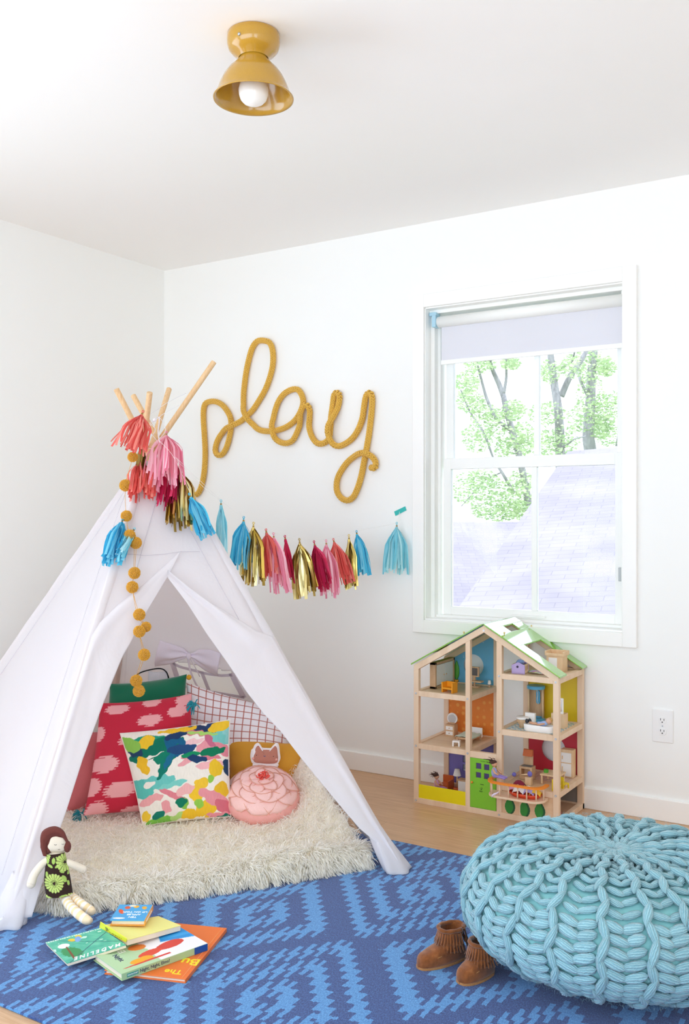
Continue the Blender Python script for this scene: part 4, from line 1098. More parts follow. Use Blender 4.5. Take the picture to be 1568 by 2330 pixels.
    V = np.array([p + vec(0, 0, .0005) for p in ol] + [p + vec(0, 0, .006) for p in ol]); mb.add(V, [tuple(range(n3 - 1, -1, -1)), tuple(range(n3, 2 * n3))] + [(i, (i + 1) % n3, n3 + (i + 1) % n3, n3 + i) for i in range(n3)])
    mb.build('sole', sole, o)
    return o
boot('left brown suede fringed moccasin, lying farther from the pouf', onz(950, 2205, RT), onz(1055, 2178, RT))
boot('right brown suede fringed moccasin, the one touching the pouf', onz(1044, 2240, RT), onz(1118, 2212, RT))

# ================================================================ books on the rug
paper = fabric('book_paper', 'EBDCC4', .85, 900, .05)
def book(label, c3, z0, th, covm, group='picture books on the rug', cat='book', spine_side=0, covth=.0022, softr=0.0, colf=None, covname='front_cover', spinem=None, z1=None):
    """c3: three ground-plane points of the top face (front-left, front-right, back-right); builds cover boards, page block and spine"""
    A_, B_, C_ = [np.array(p, float) for p in c3]; ex = B_ - A_; w_ = np.linalg.norm(ex[:2]); ex = unit(vec(ex[0], ex[1], 0)); ey = vec(-ex[1], ex[0], 0)
    h_ = np.dot(C_ - B_, ey); A0 = vec(A_[0], A_[1], 0)
    o = thing('book', label, cat, tuple(A0 + ex * w_ / 2 + ey * h_ / 2 + vec(0, 0, z0)), group)
    def Wp(x, y, z): return A0 + ex * x + ey * y + vec(0, 0, z)
    R_ = np.column_stack((ex, ey, vec(0, 0, 1)))
    def bxx(x0, x1, y0, y1, za, zb, name, mt, par=o, bevel=.0008):
        mb = MB(); mb.box(Wp((x0 + x1) / 2, (y0 + y1) / 2, (za + zb) / 2), (x1 - x0, y1 - y0, zb - za), R_); return mb.build(name, mt, par, bevel=bevel)
    bxx(0, w_, 0, h_, z0, z0 + covth, 'back_cover', spinem or covm)
    q = .004
    px0, px1, py0, py1 = q, w_ - q, q, h_ - q
    if spine_side == 0: py0 = .001
    elif spine_side == 1: px1 = w_ - .001
    bxx(px0, px1, py0, py1, z0 + covth, z0 + th - covth, 'page_block', paper)
    if colf:
        n_ = 110; G = np.zeros((n_, n_, 3)); Cc = np.zeros((n_, n_, 4))
        for i in range(n_):
            for j in range(n_): a_, b_ = j / (n_ - 1), i / (n_ - 1); G[i, j] = Wp(a_ * w_, b_ * h_, z0 + th - covth); Cc[i, j] = colf(a_, b_)
        mb = MB(); mb.grid(G, Cc); mb.build(covname, covm, o, colattr=True, solid=covth, off=-1)
    else: bxx(0, w_, 0, h_, z0 + th - covth, z0 + th, covname, covm)
    if spine_side == 0: bxx(0, w_, -.0016, .0008, z0, z0 + th, 'spine', spinem or covm)
    elif spine_side == 1: bxx(w_ - .0008, w_ + .0016, 0, h_, z0, z0 + th, 'spine', spinem or covm)
    return o, Wp, R_, w_, h_, ex, ey
zb = zm(80, 2030, 3.5636)
glossy = cfabric('printed_cover', .3, bs=.0, sheen=0)
# orange book at the bottom
orm = paint('orange_cover', 'E9752F', .35)
tz = RT + .011
o, Wp, R_, w_, h_, ex, ey = book('large orange picture book at the bottom of the pile', [onz(*zb(560, 632), tz), onz(*zb(1215, 705), tz), onz(*zb(1503, 285), tz)], RT, .011, orm, spine_side=1)
yl = paint('yellow_ink', 'F3DB2E', .4)
def flat_R(ex, ey, ang): return np.column_stack((ex, ey, vec(0, 0, 1))) @ rotz(ang)
text_part('title_lettering', 'The', .030, Wp(w_ * .80, h_ * .10, RT + .0112), flat_R(ex, ey, PI + .03), yl, o, True)
text_part('title_lettering', 'Bu', .048, Wp(w_ * .90, h_ * .30, RT + .0112), flat_R(ex, ey, PI + .03), yl, o, True)
mb = MB(); mb.tube([Wp(w_ * .955, h_ * y_, RT + .0112) for y_ in (0.01, .99)], .0008, 5); mb.build('cover_groove', paint('orange_light', 'F3A468', .35), o)
# second book, pale green with a blue quilt
bj = vnoise(31, 7, 9)
def nightc(a, b):
    c = srgba('B5D2A6'); w1 = bj(a, b) * .06
    if a > .45 + w1 and b < .95: c = srgba('F1EEEE')
    if (a - .52) > (b - .1) * .25 and a > .46 and b > .42 + .5 * (1.0 - a) + w1: c = srgba('2A93D8') if (b * 9 + a * 4 + w1 * 12) % 2 < 1 else srgba('3FA6E4')
    if ellm(a, b, .70, .42, .17, .13, .3) + bj(a * 3, b * 3) * .25 < 0: c = srgba('D8483C')
    if ellm(a, b, .44, .36, .14, .10, .3) + bj(a * 3, b * 3) * .3 < 0: c = srgba('E0503C')
    if ellm(a, b, .40, .70, .09, .12, .3) < 0: c = srgba('E8843A')
    if ellm(a, b, .26, .22, .09, .09, .1) < 0 or ellm(a, b, .36, .24, .06, .09, .4) < 0: c = srgba('EFA92F')
    if ellm(a, b, .46, .13, .4, .028, .0) < 0: c = srgba('D8483C') if a < .6 else c
    return c
gsp = paint('green_cover_edge', 'A9C593', .35)
tz = RT + .011 + .018
o, Wp, R_, w_, h_, ex, ey = book('pale green board book with a blue quilt on its cover, second from the bottom', [onz(*zb(700, 662), tz), onz(*zb(1398, 415), tz), onz(*zb(1185, 262), tz)], RT + .0112, .018, glossy, colf=nightc, spinem=gsp)
inkd = paint('navy_ink', '2B2D5A', .5); whi = paint('white_ink', 'F5F3EE', .5)
sR = np.column_stack((ex, vec(0, 0, 1), -ey))
text_part('spine_lettering', 'Night, Night, Elmo!', .0115, Wp(w_ * .37, -.0018, RT + .0205), sR, inkd, o, sx=.95)
mb = MB(); mb.box(Wp(w_ * .12, -.0018, RT + .0205), (.032, .0006, .009), R_); q = mb.build('spine_label', paint('teal_ink', '4F9A8A', .4), o)
text_part('label_lettering', 'SESAME STREET', .0042, Wp(w_ * .12, -.0024, RT + .0205), sR, whi, q)
mb = MB(); mb.box(Wp(w_ * .915, -.0018, RT + .0205), (.16 * w_, .0006, .0178), R_); mb.build('spine_end', paint('blue_ink', '1F4F9A', .4), o)['label'] = 'dark blue band at the spine end'
text_part('title_lettering', 'Night', .019, Wp(w_ * .14, h_ * .55, tz + .0002), flat_R(ex, ey, -PI / 2 + .0), inkd, o, True)
text_part('title_lettering', 'El', .026, Wp(w_ * .23, h_ * .74, tz + .0002), flat_R(ex, ey, -PI / 2), whi, o, True)
# open board book lying face down : green front cover, yellow spine and back cover
z_op = tz + .001
tn_ = vnoise(41, 9, 14)
def madc(a, b):
    v = tn_(a * 2, b * 2) + .5 * tn_(a * 5, b * 6); c = lerp(srgba('6FC0A0'), srgba('3C9E86'), min(1, max(0, .5 + v)))
    if v > .33: c = srgba('BFE3CC')
    if ellm(a, b, .22, .35, .15, .22, .3) + tn_(a * 9, b * 9) * .8 < 0: c = srgba('3F8C56')
    if ellm(a, b, .20, .66, .10, .09, .2) < 0: c = srgba('F4F3EC')
    if abs(a - .20 - .12 * (b - .4)) < .014 + .02 * max(0, .5 - b) and .10 < b < .60: c = srgba('7A4A34')
    for x, y, w in ((.40, .80, .06), (.55, .88, .05)):
        if ellm(a, b, x, y, w, .07, .2) + tn_(a * 8, b * 8) * .5 < 0: c = srgba('E3BE3E')
    if abs((a - .62) * .8 - (b - .45)) < .012 or abs((a - .62) * .9 + (b - .55)) < .010: c = srgba('3E6A6E')
    if ellm(a, b, .50, .78, .05, .12, -.4) < 0: c = srgba('7FA0CF')
    if .945 < b < .975 and (a * 24 + math.sin(a * 60)) % 1 < .6: c = srgba('F3F3EE')
    return c
Ac, Bc_ = onz(*zb(258, 580), RT + .014), onz(*zb(738, 428), z_op + .020)
Dc, Cc_ = onz(*zb(82, 408), RT + .016), onz(*zb(528, 290), z_op + .020)
ob = thing('book', 'open board book lying face down, green painted cover left and yellow cover right', 'book', tuple((Ac + Cc_) / 2), 'picture books on the rug')
n_ = 120; G = np.zeros((n_, n_, 3)); Cl = np.zeros((n_, n_, 4))
for i in range(n_):
    for j in range(n_):
        a_, b_ = j / (n_ - 1), i / (n_ - 1); G[i, j] = lerp(lerp(Ac, Bc_, a_), lerp(Dc, Cc_, a_), b_); Cl[i, j] = madc(a_, b_)
nG = unit(np.cross(Bc_ - Ac, Dc - Ac)); nG = nG if nG[2] > 0 else -nG
mb = MB(); mb.grid(G, Cl); mb.build('front_cover', glossy, ob, colattr=True, solid=.0012)['label'] = 'cover painted with green trees'
def quadblock(c4, th, name, mt, par, inset=.0, bevel=.0006, down=None):
    c4 = [np.array(p) for p in c4]; cm = sum(c4) / 4; n = unit(np.cross(c4[1] - c4[0], c4[3] - c4[0])); n = n if n[2] > 0 else -n
    t_ = [p + (cm - p) * inset for p in c4]; V = np.array(t_ + [p - n * th for p in t_])
    mb = MB(); mb.add(V, [(0, 1, 2, 3), (7, 6, 5, 4), (0, 4, 5, 1), (1, 5, 6, 2), (2, 6, 7, 3), (3, 7, 4, 0)]); return mb.build(name, mt, par, bevel=bevel)
quadblock([p - nG * .0008 for p in (Ac, Bc_, Cc_, Dc)], .0075, 'page_block', paper, ob, .012)
gx = unit(Bc_ - Ac); gy = unit(Dc - Ac); gy = unit(gy - gx * np.dot(gy, gx)); RG = np.column_stack((gx, gy, nG))
ctr = lambda a_, b_: lerp(lerp(Ac, Bc_, a_), lerp(Dc, Cc_, a_), b_) + nG * .0009
text_part('title_lettering', 'MADELINE', .020, ctr(.55, .085), RG @ rotz(PI), whi, ob, True, fit=np.linalg.norm(Bc_ - Ac) * .78, sp=1.5)
text_part('title_lettering', 'ONE OF THE BEST LOVED', .007, ctr(.50, .955), RG @ rotz(PI), whi, ob, fit=np.linalg.norm(Bc_ - Ac) * .8, sp=1.2) if False else None
# yellow half
E1, E2 = onz(*zb(748, 388), z_op + .026), onz(*zb(1183, 268), z_op + .016); E3, E4 = onz(*zb(1000, 193), z_op + .016), onz(*zb(570, 262), z_op + .026)
yc = paint('pale_yellow_cover', 'F0EA8C', .35); quadblock([E1, E2, E3, E4], .0015, 'back_cover', yc, ob)['label'] = 'pale yellow back cover'
quadblock([p - vec(0, 0, .0017) for p in (E1, E2, E3, E4)], .013, 'page_block', paper, ob, .01)
S1, S2, S3, S4 = onz(*zb(738, 405), z_op + .020), onz(*zb(524, 285), z_op + .020), onz(*zb(532, 237), z_op + .040), onz(*zb(748, 374), z_op + .036)
quadblock([S1, S4, S3, S2], .0016, 'spine', paint('yellow_spine', 'E9E332', .35), ob)['label'] = 'bright yellow spine'
sx_ = unit(S1 - S2); sz_ = unit((S3 - S2) - sx_ * np.dot(S3 - S2, sx_)); sn_ = np.cross(sx_, sz_)
if np.dot(sn_, CAM - S1) < 0: sn_ = -sn_
blk = paint('black_ink', '1E1C1A', .5)
RSp = np.column_stack((-sx_, -sz_, np.cross(-sx_, -sz_)))
text_part('spine_lettering', 'MADELINE', .0130, (S1 * .52 + S2 * .48 + S3 * .48 + S4 * .52) / 2 + sn_ * .0014, RSp, blk, ob, True, fit=np.linalg.norm(S1 - S2) * .60)
# small blue board book on top
def bluec(a, b):
    c = srgba('4FA8DC')
    for x, y, w, h in ((.18, .55, .07, .16), (.30, .80, .08, .10), (.55, .86, .08, .08), (.80, .80, .07, .10)):
        if ellm(a, b, x, y, w, h, .5) + bj(a * 6, b * 6) * .6 < 0: c = srgba('E0603C') if x < .5 else srgba('F0B13C')
    if ellm(a, b, .42, .92, .10, .06, 0) + bj(a * 7, b * 7) * .5 < 0: c = srgba('F3E7C9')
    if ellm(a, b, .22, .13, .18, .05, 0) < 0: c = srgba('F1EFEA')
    return c
tz2 = z_op + .018 + .013
o, Wp, R_, w_, h_, ex, ey = book('small blue board book lying on top of the pile', [onz(*zb(606, 230), tz2 + .010), onz(*zb(886, 232), tz2 + .010), onz(*zb(1095, 106), tz2 + .010)], tz2 - .004, .015, glossy, colf=bluec, spine_side=1, spinem=paint('orange_spine', 'EFA23A', .35))
for k, tx in enumerate(('TEN', 'APPLES', 'UP ON TOP!')): text_part('title_lettering', tx, .012, Wp(w_ * .60, h_ * (.20 + .16 * k), tz2 + .0113), flat_R(ex, ey, PI), whi, o, True)
text_part('spine_lettering', 'Ten Apples Up On Top!', .0085, Wp(w_ + .0018, h_ * .45, tz2 + .0035), np.column_stack((ey, vec(0, 0, 1), ex)), whi, o, fit=h_ * .7)
# ================================================================ knitted word on the wall
zp = zm(400, 740, 2.8)
PL = [(58, 1003), (72, 1018), (75, 1048), (92, 1078), (122, 1082), (150, 1058), (172, 990), (184, 900), (187, 800), (182, 700), (176, 600), (178, 530), (195, 495), (240, 485), (285, 500), (322, 538), (348, 590), (352, 650), (340, 720), (322, 780), (298, 820), (270, 828), (252, 800), (262, 745), (290, 695), (330, 660), (370, 640), (410, 615), (450, 580),
      (490, 540), (530, 480), (570, 410), (600, 330), (618, 250), (618, 170), (600, 115), (560, 98), (520, 102), (490, 140), (470, 200), (452, 280), (440, 360), (432, 440), (434, 520), (455, 580), (490, 630), (530, 665), (590, 676), (650, 668), (710, 645), (760, 605), (795, 550), (812, 490), (800, 440), (775, 410), (735, 412), (690, 438), (655, 485), (632, 550), (620, 620), (628, 690), (650, 735), (695, 752), (740, 738), (770, 690), (795, 620), (812, 550), (832, 512), (852, 525), (852, 590), (850, 650), (868, 710), (900, 750), (940, 752), (975, 722),
      (985, 650), (990, 580), (1000, 510), (1008, 450), (1022, 430), (1042, 445), (1038, 500), (1018, 570), (992, 640), (988, 700), (1005, 755), (1040, 770), (1085, 752), (1130, 715), (1165, 660), (1190, 590), (1200, 520), (1212, 455), (1232, 430), (1250, 460), (1248, 540), (1240, 620), (1230, 700), (1215, 790), (1198, 880), (1182, 960), (1158, 1040), (1130, 1095), (1092, 1116), (1052, 1098), (1026, 1050), (1030, 980), (1062, 915), (1105, 862), (1155, 828), (1205, 815), (1248, 832), (1272, 870), (1268, 908), (1236, 905)]
sgn = thing('wall_lettering', 'mustard knitted cord spelling play in joined script on the wall', 'sign', (.75, -.012, 1.22))
P = spline([ony(*zp(x, y), -.016) for x, y in PL], 560)
off = np.zeros(len(P))
for i in range(len(P)):
    for j in range(0, i - 14):
        if (P[i][0] - P[j][0]) ** 2 + (P[i][2] - P[j][2]) ** 2 < .021 ** 2: off[i] = .026; break
off = np.convolve(off, np.ones(9) / 9, 'same'); P[:, 1] -= off
# keep the two strokes of the letter arms side by side rather than merged
yw = Mat('mustard_wool', rough=.92, spec=.12, Sheen_Weight=.35); yw.color(yw.ramp(yw.noise(500, 3), [(.3, rgb(208, 158, 52)), (.7, rgb(240, 196, 92))])); yw.bump(yw.noise(900, 2), .4, .0006)
mb = MB(); mb.tube(P, .0105, 10); mb.build('cord_core', fabric('mustard_core', 'B98A2C', .95, 300, .1), sgn, smooth=True)
T6, F6 = stitch_tpl(7, 5, .0, 4, .6)
mb = MB(); KC = 5; S_ = spline(P, 470); T_ = np.gradient(S_, axis=0); T_ /= np.linalg.norm(T_, axis=1)[:, None]
for i in range(1, len(S_) - 1):
    n = vec(0, -1, 0); n = unit(n - T_[i] * np.dot(n, T_[i])); b = np.cross(T_[i], n); L_ = np.linalg.norm(S_[i + 1] - S_[i]) * 1.25
    for k in range(KC):
        a = 2 * PI * (k + .5) / KC + i * .012
        if math.cos(a) < -.85: continue
        for s in (-1, 1):
            d0, d1 = a + s * .50, a + s * .10
            p0 = S_[i] - T_[i] * L_ * .3 + (n * math.cos(d0) + b * math.sin(d0)) * .0112; p1 = S_[i] + T_[i] * L_ * .7 + (n * math.cos(d1) + b * math.sin(d1)) * .0118
            z = unit(p1 - p0); up_ = n * math.cos(a) + b * math.sin(a); x = unit(np.cross(up_, z)); y = np.cross(z, x)
            M_ = np.column_stack((x * .0036, y * .0032, z * np.linalg.norm(p1 - p0) / 2 * 1.15)); mb.add(T6 @ M_.T + (p0 + p1) / 2, F6)
mb.build('knitted_cord', yw.m, sgn, smooth=True)

# ================================================================ tassel garland
def tissue(name, h, h2):
    if name in _mc: return _mc[name]
    m = Mat(name, hexc(h), .75, spec=.2); m.color(m.attr()); m.translucent(.3, m.attr()); _mc[name] = m.m; return m.m
TIS = tissue('tissue_paper', 'FFFFFF', 0)
GOLD = Mat('gold_foil', rgb(214, 186, 96), .34, 1.0); GOLD.color(GOLD.attr()); GOLD = GOLD.m
GB = paint('gold_binding', 'A98544', .4, metal=.6)
PAL = dict(coral=('EE7870', 'F59A8C', 'E05F58'), pink=('F6AFC2', 'FBCBD6', 'EE95AE'), raspberry=('D42A5B', 'E2466F', 'B71C4A'), gold=('DCC272', 'F3E6A8', 'B89646'), blue=('5CC8E6', '86D8EC', '40B2DA'), aqua=('A4E2EC', 'C4EFF4', '84D2E2'), darkgold=('B39A5A', 'D2BC7C', '8E7438'))
def tassel(label, top, tip, hw, colour, seed, group='tassels of the party garland', n=30, body=.35, mixc=None, curl=1.0):
    """top and tip are world points; hw = half width of the lower end in metres"""
    rs = np.random.RandomState(seed); top = np.array(top); tip = np.array(tip); ax = tip - top; L = np.linalg.norm(ax); d = unit(ax)
    o = thing('garland_tassel', label, 'tassel', tuple(top), group)
    sd = unit(np.cross(d, vec(EY, -EX, 0) * -1)); fo = np.cross(sd, d)
    lp = .014 if L < .2 else .018
    P_ = [top + sd * .0035 * math.sin(a) - d * (.004 * math.cos(a) - .004) for a in np.linspace(0, 2 * PI, 12)]
    c0 = srgba(PAL[colour][0])
    mb = MB(); mb.tube(P_, .0017, 6, col=c0); mb.tube([top + d * .007, top + d * lp], .0026, 6, col=c0); mb.build('loop', TIS if 'gold' not in colour else GOLD, o, smooth=True, colattr=True)
    mb = MB(); mb.cyl(top + d * (lp - .004), top + d * (lp + .008), .0036, .0042, 10); mb.build('binding', GB, o, smooth=True)
    mb = MB(); k0 = top + d * (lp + .006); LL = L - lp
    for i in range(n):
        a = rs.uniform(0, 2 * PI); q = math.sqrt(rs.rand()); ox, oy = math.cos(a) * q, math.sin(a) * q
        col = srgba(rs.choice((PAL[mixc] if (mixc and rs.rand() < .4) else PAL[colour]))); ll = LL * rs.uniform(.78, 1.03)
        w = rs.uniform(.0036, .0056) * (1.15 if 'gold' in colour else 1.0); m_ = 9; G = np.zeros((m_, 2, 3)); tw = rs.uniform(-1.2, 1.2); ph = rs.uniform(0, 6); am = rs.uniform(.0, .0045) * curl
        fa = rs.uniform(0, 2 * PI)
        for j in range(m_):
            t = j / (m_ - 1); sp = hw * (min(1, t * 3.0) ** .8) * (.72 + .28 * t)
            p = k0 + d * ll * t + sd * (ox * sp + am * math.sin(t * 5 + ph)) + fo * (oy * sp * .6 + am * math.cos(t * 4 + ph))
            an = fa + tw * t; ww = w * (.55 + .45 * min(1, t * 4)); u = sd * math.cos(an) + fo * math.sin(an); G[j, 0] = p - u * ww; G[j, 1] = p + u * ww
        mb.grid(G, np.tile(col, (m_, 2, 1)))
    mb.ell(k0 + d * .004, (.006, .006, .012), frame(d), 8, 6, col=c0)
    mb.build('fringe', TIS if 'gold' not in colour else GOLD, o, smooth=('gold' not in colour), colattr=True)
    return o
def gdep(u): return lerp(3.56, 4.225, (u - 430) / (903 - 430))
TT = [((503, 1137), (503, 1270), 13, 'aqua', 'pale aqua tissue tassel, first one clear of the tent'), ((555, 1175), (547, 1292), 27, 'blue', 'bright blue tassel hanging over the first thin gold one'),
      ((577, 1188), (572, 1330), 31, 'gold', 'gold foil tassel with silver bits, between blue and coral'), ((605, 1203), (620, 1310), 27, 'coral', 'coral tassel left of the middle of the garland'),
      ((622, 1212), (636, 1345), 28, 'pink', 'long pink tassel half behind the left coral one'), ((648, 1218), (664, 1327), 9, 'raspberry', 'thin raspberry tassel left of the dull gold one'),
      ((681, 1225), (695, 1356), 29, 'darkgold', 'dull gold foil tassel at the lowest point of the garland'), ((714, 1230), (737, 1340), 22, 'raspberry', 'full raspberry tassel right of the dull gold one'),
      ((742, 1228), (750, 1358), 24, 'pink', 'long pale pink tassel between raspberry and coral'), ((758, 1225), (784, 1325), 26, 'coral', 'coral tassel right of the middle of the garland'),
      ((794, 1216), (798, 1336), 18, 'gold', 'slim gold foil tassel behind the right coral one'), ((811, 1207), (823, 1306), 22, 'blue', 'bright blue tassel at the right end of the row'),
      ((903, 1188), (901, 1303), 33, 'aqua', 'pale aqua tassel hanging alone under the tape')]
for k, (a, b, hw, c, lab) in enumerate(TT):
    D_ = gdep(a[0]) - (.0 if k % 2 else .012); s_ = D_ / FPX
    tassel(lab, ond(*a, D_), ond(*b, D_), hw * s_, c, 100 + k, n=44 if hw > 12 else 18, mixc={'gold': 'darkgold', 'darkgold': 'gold'}.get(c), body=.45)
# tassels bunched on the tent crown
def onfront(u, v, o=.03): return fr(u, v, o)
CR = [((326, 934), (296, 1022), 42, 'coral', 3.52, 3.50, 'coral tassel flopped over the tent pole tops'), ((318, 1058), (313, 1150), 34, 'coral', None, None, 'coral tassel below the pole crossing, left of the pink one'),
      ((372, 1010), (364, 1135), 50, 'pink', None, None, 'big pink tassel over the pole crossing of the tent'), ((393, 1050), (380, 1165), 30, 'raspberry', None, None, 'raspberry tassel peeking out under the big pink one'),
      ((404, 1075), (408, 1212), 36, 'gold', None, None, 'wide gold foil tassel on the tent front'), ((430, 1122), (472, 1218), 21, 'blue', 3.5, 3.5, 'blue tassel slanting off the right shoulder of the tent'),
      ((277, 1192), (252, 1292), 27, 'blue', None, None, 'blue tassel on the left shoulder of the tent'), ((320, 1022), (316, 1095), 12, 'darkgold', None, None, 'small dull gold tassel tucked behind the coral ones'), ((303, 1218), (268, 1280), 12, 'aqua', None, None, 'few aqua tissue strips tied on the left tent shoulder')]
for k, (a, b, hw, c, d0, d1_, lab) in enumerate(CR):
    if d0: A_, B_ = ond(*a, d0), ond(*b, d1_)
    else: 
        o_ = .035 + .008 * (k % 3) + (.03 if c == 'pink' else 0); A_, B_ = onfront(*a, o_), onfront(*b, o_ + .01)
    tassel(lab, A_, B_, hw * depth(A_) / FPX, c, 300 + k, n=60 if hw > 20 else 16, body=.42, curl=1.8 if c in ('coral', 'blue') else 1.0)
# strings
strm = paint('white_thread', 'F2F0EC', .7)
pts = [ond(395, 1040, 3.56), ond(440, 1085, 3.58), ond(470, 1115, gdep(470)), ond(503, 1140, gdep(503))]
mb = MB(); mb.tube(spline(pts, 20), .0007, 5)
L_ = [(400, 1040)] + [a for a, *_ in TT] + [(909, 1164)]
P_ = [ond(u, v + 1, gdep(u) if u > 430 else 3.55) for u, v in L_]; P_[-1] = ony(909, 1164, -.002); mb.tube(spline(P_, 120), .0007, 5)
mb.tube([ond(903, 1189, gdep(903)), ony(909, 1166, -.003)], .0006, 5)
mb.tube(spline([ond(360, 1000, 3.55), ond(395, 1040, 3.56), ond(432, 1120, 3.53)], 20), .0007, 5)
tag(mb.build('garland_string', strm), 'thin white string of the tassel garland from tent to tape', 'string')
G = np.array([[ony(897, 1164, -.0022), ony(922, 1152, -.0022)], [ony(900, 1174, -.0022), ony(925, 1161, -.0022)]])
mb = MB(); mb.grid(G); tag(mb.build('tape', paint('teal_tape', '2FB7B0', .4), solid=.0006), 'strip of teal tape fixing the garland to the wall', 'tape')

# ================================================================ pom-pom string
PM = [(302, 1040, 12, 'between the two coral tassels'), (282, 1121, 14, 'left of the lower coral tassel'), (285, 1186, 13, 'just below the lower coral tassel'), (291, 1234, 14, 'beside the left blue tassel, upper of the touching two'), (306, 1247, 14, 'beside the left blue tassel, lower of the touching two'), (302, 1319, 14, 'on the tent front, upper of the middle pair'), (298, 1347, 14, 'on the tent front, lower of the middle pair'),
      (313, 1413, 14, 'left edge of the tent door, top of the three together'), (329, 1437, 12, 'hanging in the door, right one of the three together'), (313, 1451, 14, 'left edge of the tent door, bottom of the three together'), (328, 1490, 14, 'hanging alone in the tent door opening'), (310, 1549, 14, 'in front of the green cushion, upper one'), (316, 1572, 14, 'in front of the green cushion, last on the string')]
pm_m = Mat('mustard_pompom_yarn', rough=.95, spec=.1, Sheen_Weight=.4); pm_m.color(pm_m.attr())
rs = np.random.RandomState(9); mbp = MB(); R0 = .0225
mbp.ell((0, 0, 0), R0 * .82, col=srgba('CC9526'))
Vv = []; Ff = []; Cc = []
for k in range(1500):
    d = unit(rs.normal(0, 1, 3)); dd = unit(d + rs.normal(0, .12, 3)); sd = unit(np.cross(dd, rs.normal(0, 1, 3))); s2 = np.cross(dd, sd); L_ = R0 * rs.uniform(.93, 1.08)
    for q in range(3):
        b0 = len(Vv); w_ = .00085
        a0 = 2 * PI * q / 3; e0 = sd * math.cos(a0) + s2 * math.sin(a0); a1 = a0 + 2 * PI / 3; e1 = sd * math.cos(a1) + s2 * math.sin(a1)
        Vv += [d * R0 * .72 + e0 * w_, d * R0 * .72 + e1 * w_, dd * L_ + e1 * w_ * .9, dd * L_ + e0 * w_ * .9]; Ff.append((b0, b0 + 1, b0 + 2, b0 + 3))
        c1 = srgba('C08A1C'); c2 = srgba('F0BC3C') * rs.uniform(.85, 1.1); c2[3] = 1; Cc += [c1, c1, c2, c2]
    b0 = len(Vv); Vv += [dd * L_ + (sd * math.cos(a) + s2 * math.sin(a)) * w_ for a in (0, 2.1, 4.2)]; Ff.append((b0, b0 + 1, b0 + 2)); Cc += [c2] * 3
mbp.add(np.array(Vv), Ff, np.clip(np.array(Cc), 0, 1))
pp = []; P0m = None
for k, (u, v, r, lab) in enumerate(PM):
    if v < 1100: p = ond(u, v, 3.56)
    elif v <= 1452: p = fr(u, v, .036 + .012 * (k % 2))
    else:
        dref = depth(pp[9]); p = ond(u, v, dref + .004 * (k % 2))
    pp.append(p)
base = None
for k, p in enumerate(pp):
    r = PM[k][2] / 14 * 14.0 * depth(p) / FPX
    if base is None:
        base = mbp.build('pom_pom', pm_m.m, colattr=True); 
        base.data.transform(Matrix.Translation(Vector(WL['pom_pom']))); o = base
    else: o = base.copy(); COL.objects.link(o)
    o.location = p; o.rotation_euler = tuple(rs.uniform(0, 6, 3)); s_ = r / R0 / 1.04; o.scale = (s_, s_, s_)
    tag(o, 'mustard yarn pom-pom, ' + PM[k][3], 'pom-pom', 'pom-poms on the string at the tent door')
ym = paint('mustard_thread', 'D49A2A', .8)
mb = MB()
Pc = [ond(306, 985, 3.57)] + pp
mb.tube(spline(Pc, 160), .0008, 5); mb.tube(spline([p + vec(.006 * math.sin(k * 2.1), -.004, 0) for k, p in enumerate(pp[2:])], 120), .0008, 5)
tag(mb.build('pom_pom_string', ym), 'doubled mustard thread of the pom-poms, down the tent front', 'string')
# ================================================================ wooden dollhouse
YF, YB = -.305, -.012
dh = thing('dollhouse', 'open wooden dollhouse with green roof standing under the window', 'dollhouse', (1.94, -.158, 0.0))
bw = wood('beech_wood', 'DFC0A0', 'EBD2B6', 22, (1, 1, .12), .5); fw_ = wood('plywood_floor', 'D2B48E', 'DFC5A2', 14, (.3, 3, 1), .4)
LX0, LX1, MX0, MX1, CX0, CX1, QX0, QX1 = 1.637, 1.659, 1.866, 1.886, 1.997, 2.019, 2.223, 2.246
def roofz(x): return .741 - abs(x - 1.945) * (.18 / .31) - .006
def dpart(name, mt, *bs, bevel=.0012, **kw):
    mb = MB()
    for b in bs: mb.bx(*b)
    return mb.build(name, mt, kw.get('parent', dh), bevel=bevel)
for yy0, yy1 in ((YF, YF + .02), (YB - .02, YB)):
    for x0, x1 in ((LX0, LX1), (MX0, MX1), (CX0, CX1), (QX0, QX1)):
        zt0, zt1 = min(roofz(x0), .745) - .012, min(roofz(x1), .745) - .012
        mb = MB(); mb.prism([(x0, 0), (x1, 0), (x1, zt1), (x0, zt0)], -yy1, -yy0, lambda v: np.column_stack((v[:, 0], -v[:, 2], v[:, 1]))); mb.build('post', bw, dh, bevel=.0012)
    # rafters
    for sg, xe in ((-1, 1.6375), (1, 2.2455)):
        ze = roofz(xe) - .001; zc = roofz(1.945) - .001; th = .027
        mb = MB(); mb.prism([(xe, ze), (1.945, zc), (1.945, zc - th), (xe, ze - th)], -yy1 - .0008, -yy0 + .0008, lambda v: np.column_stack((v[:, 0], -v[:, 2], v[:, 1]))); mb.build('rafter', bw, dh, bevel=.0012)
    for z0, z1 in ((.432, .453), (.220, .241)): dpart('beam', bw, (LX1, MX0, yy0 + .0005, yy1, z0, z1))
    dpart('beam', bw, (MX1, CX0, yy0 + .0005, yy1, .216, .241)) if yy0 == YF else None
    for z0, z1 in ((.533, .554), (.319, .341), (.108, .130)): dpart('beam', bw, (CX1, QX0, yy0 + .0005, yy1, z0, z1))
    dpart('bottom_rail', bw, (LX0, QX1, yy0 - .0006, yy1, 0.0, .0225))
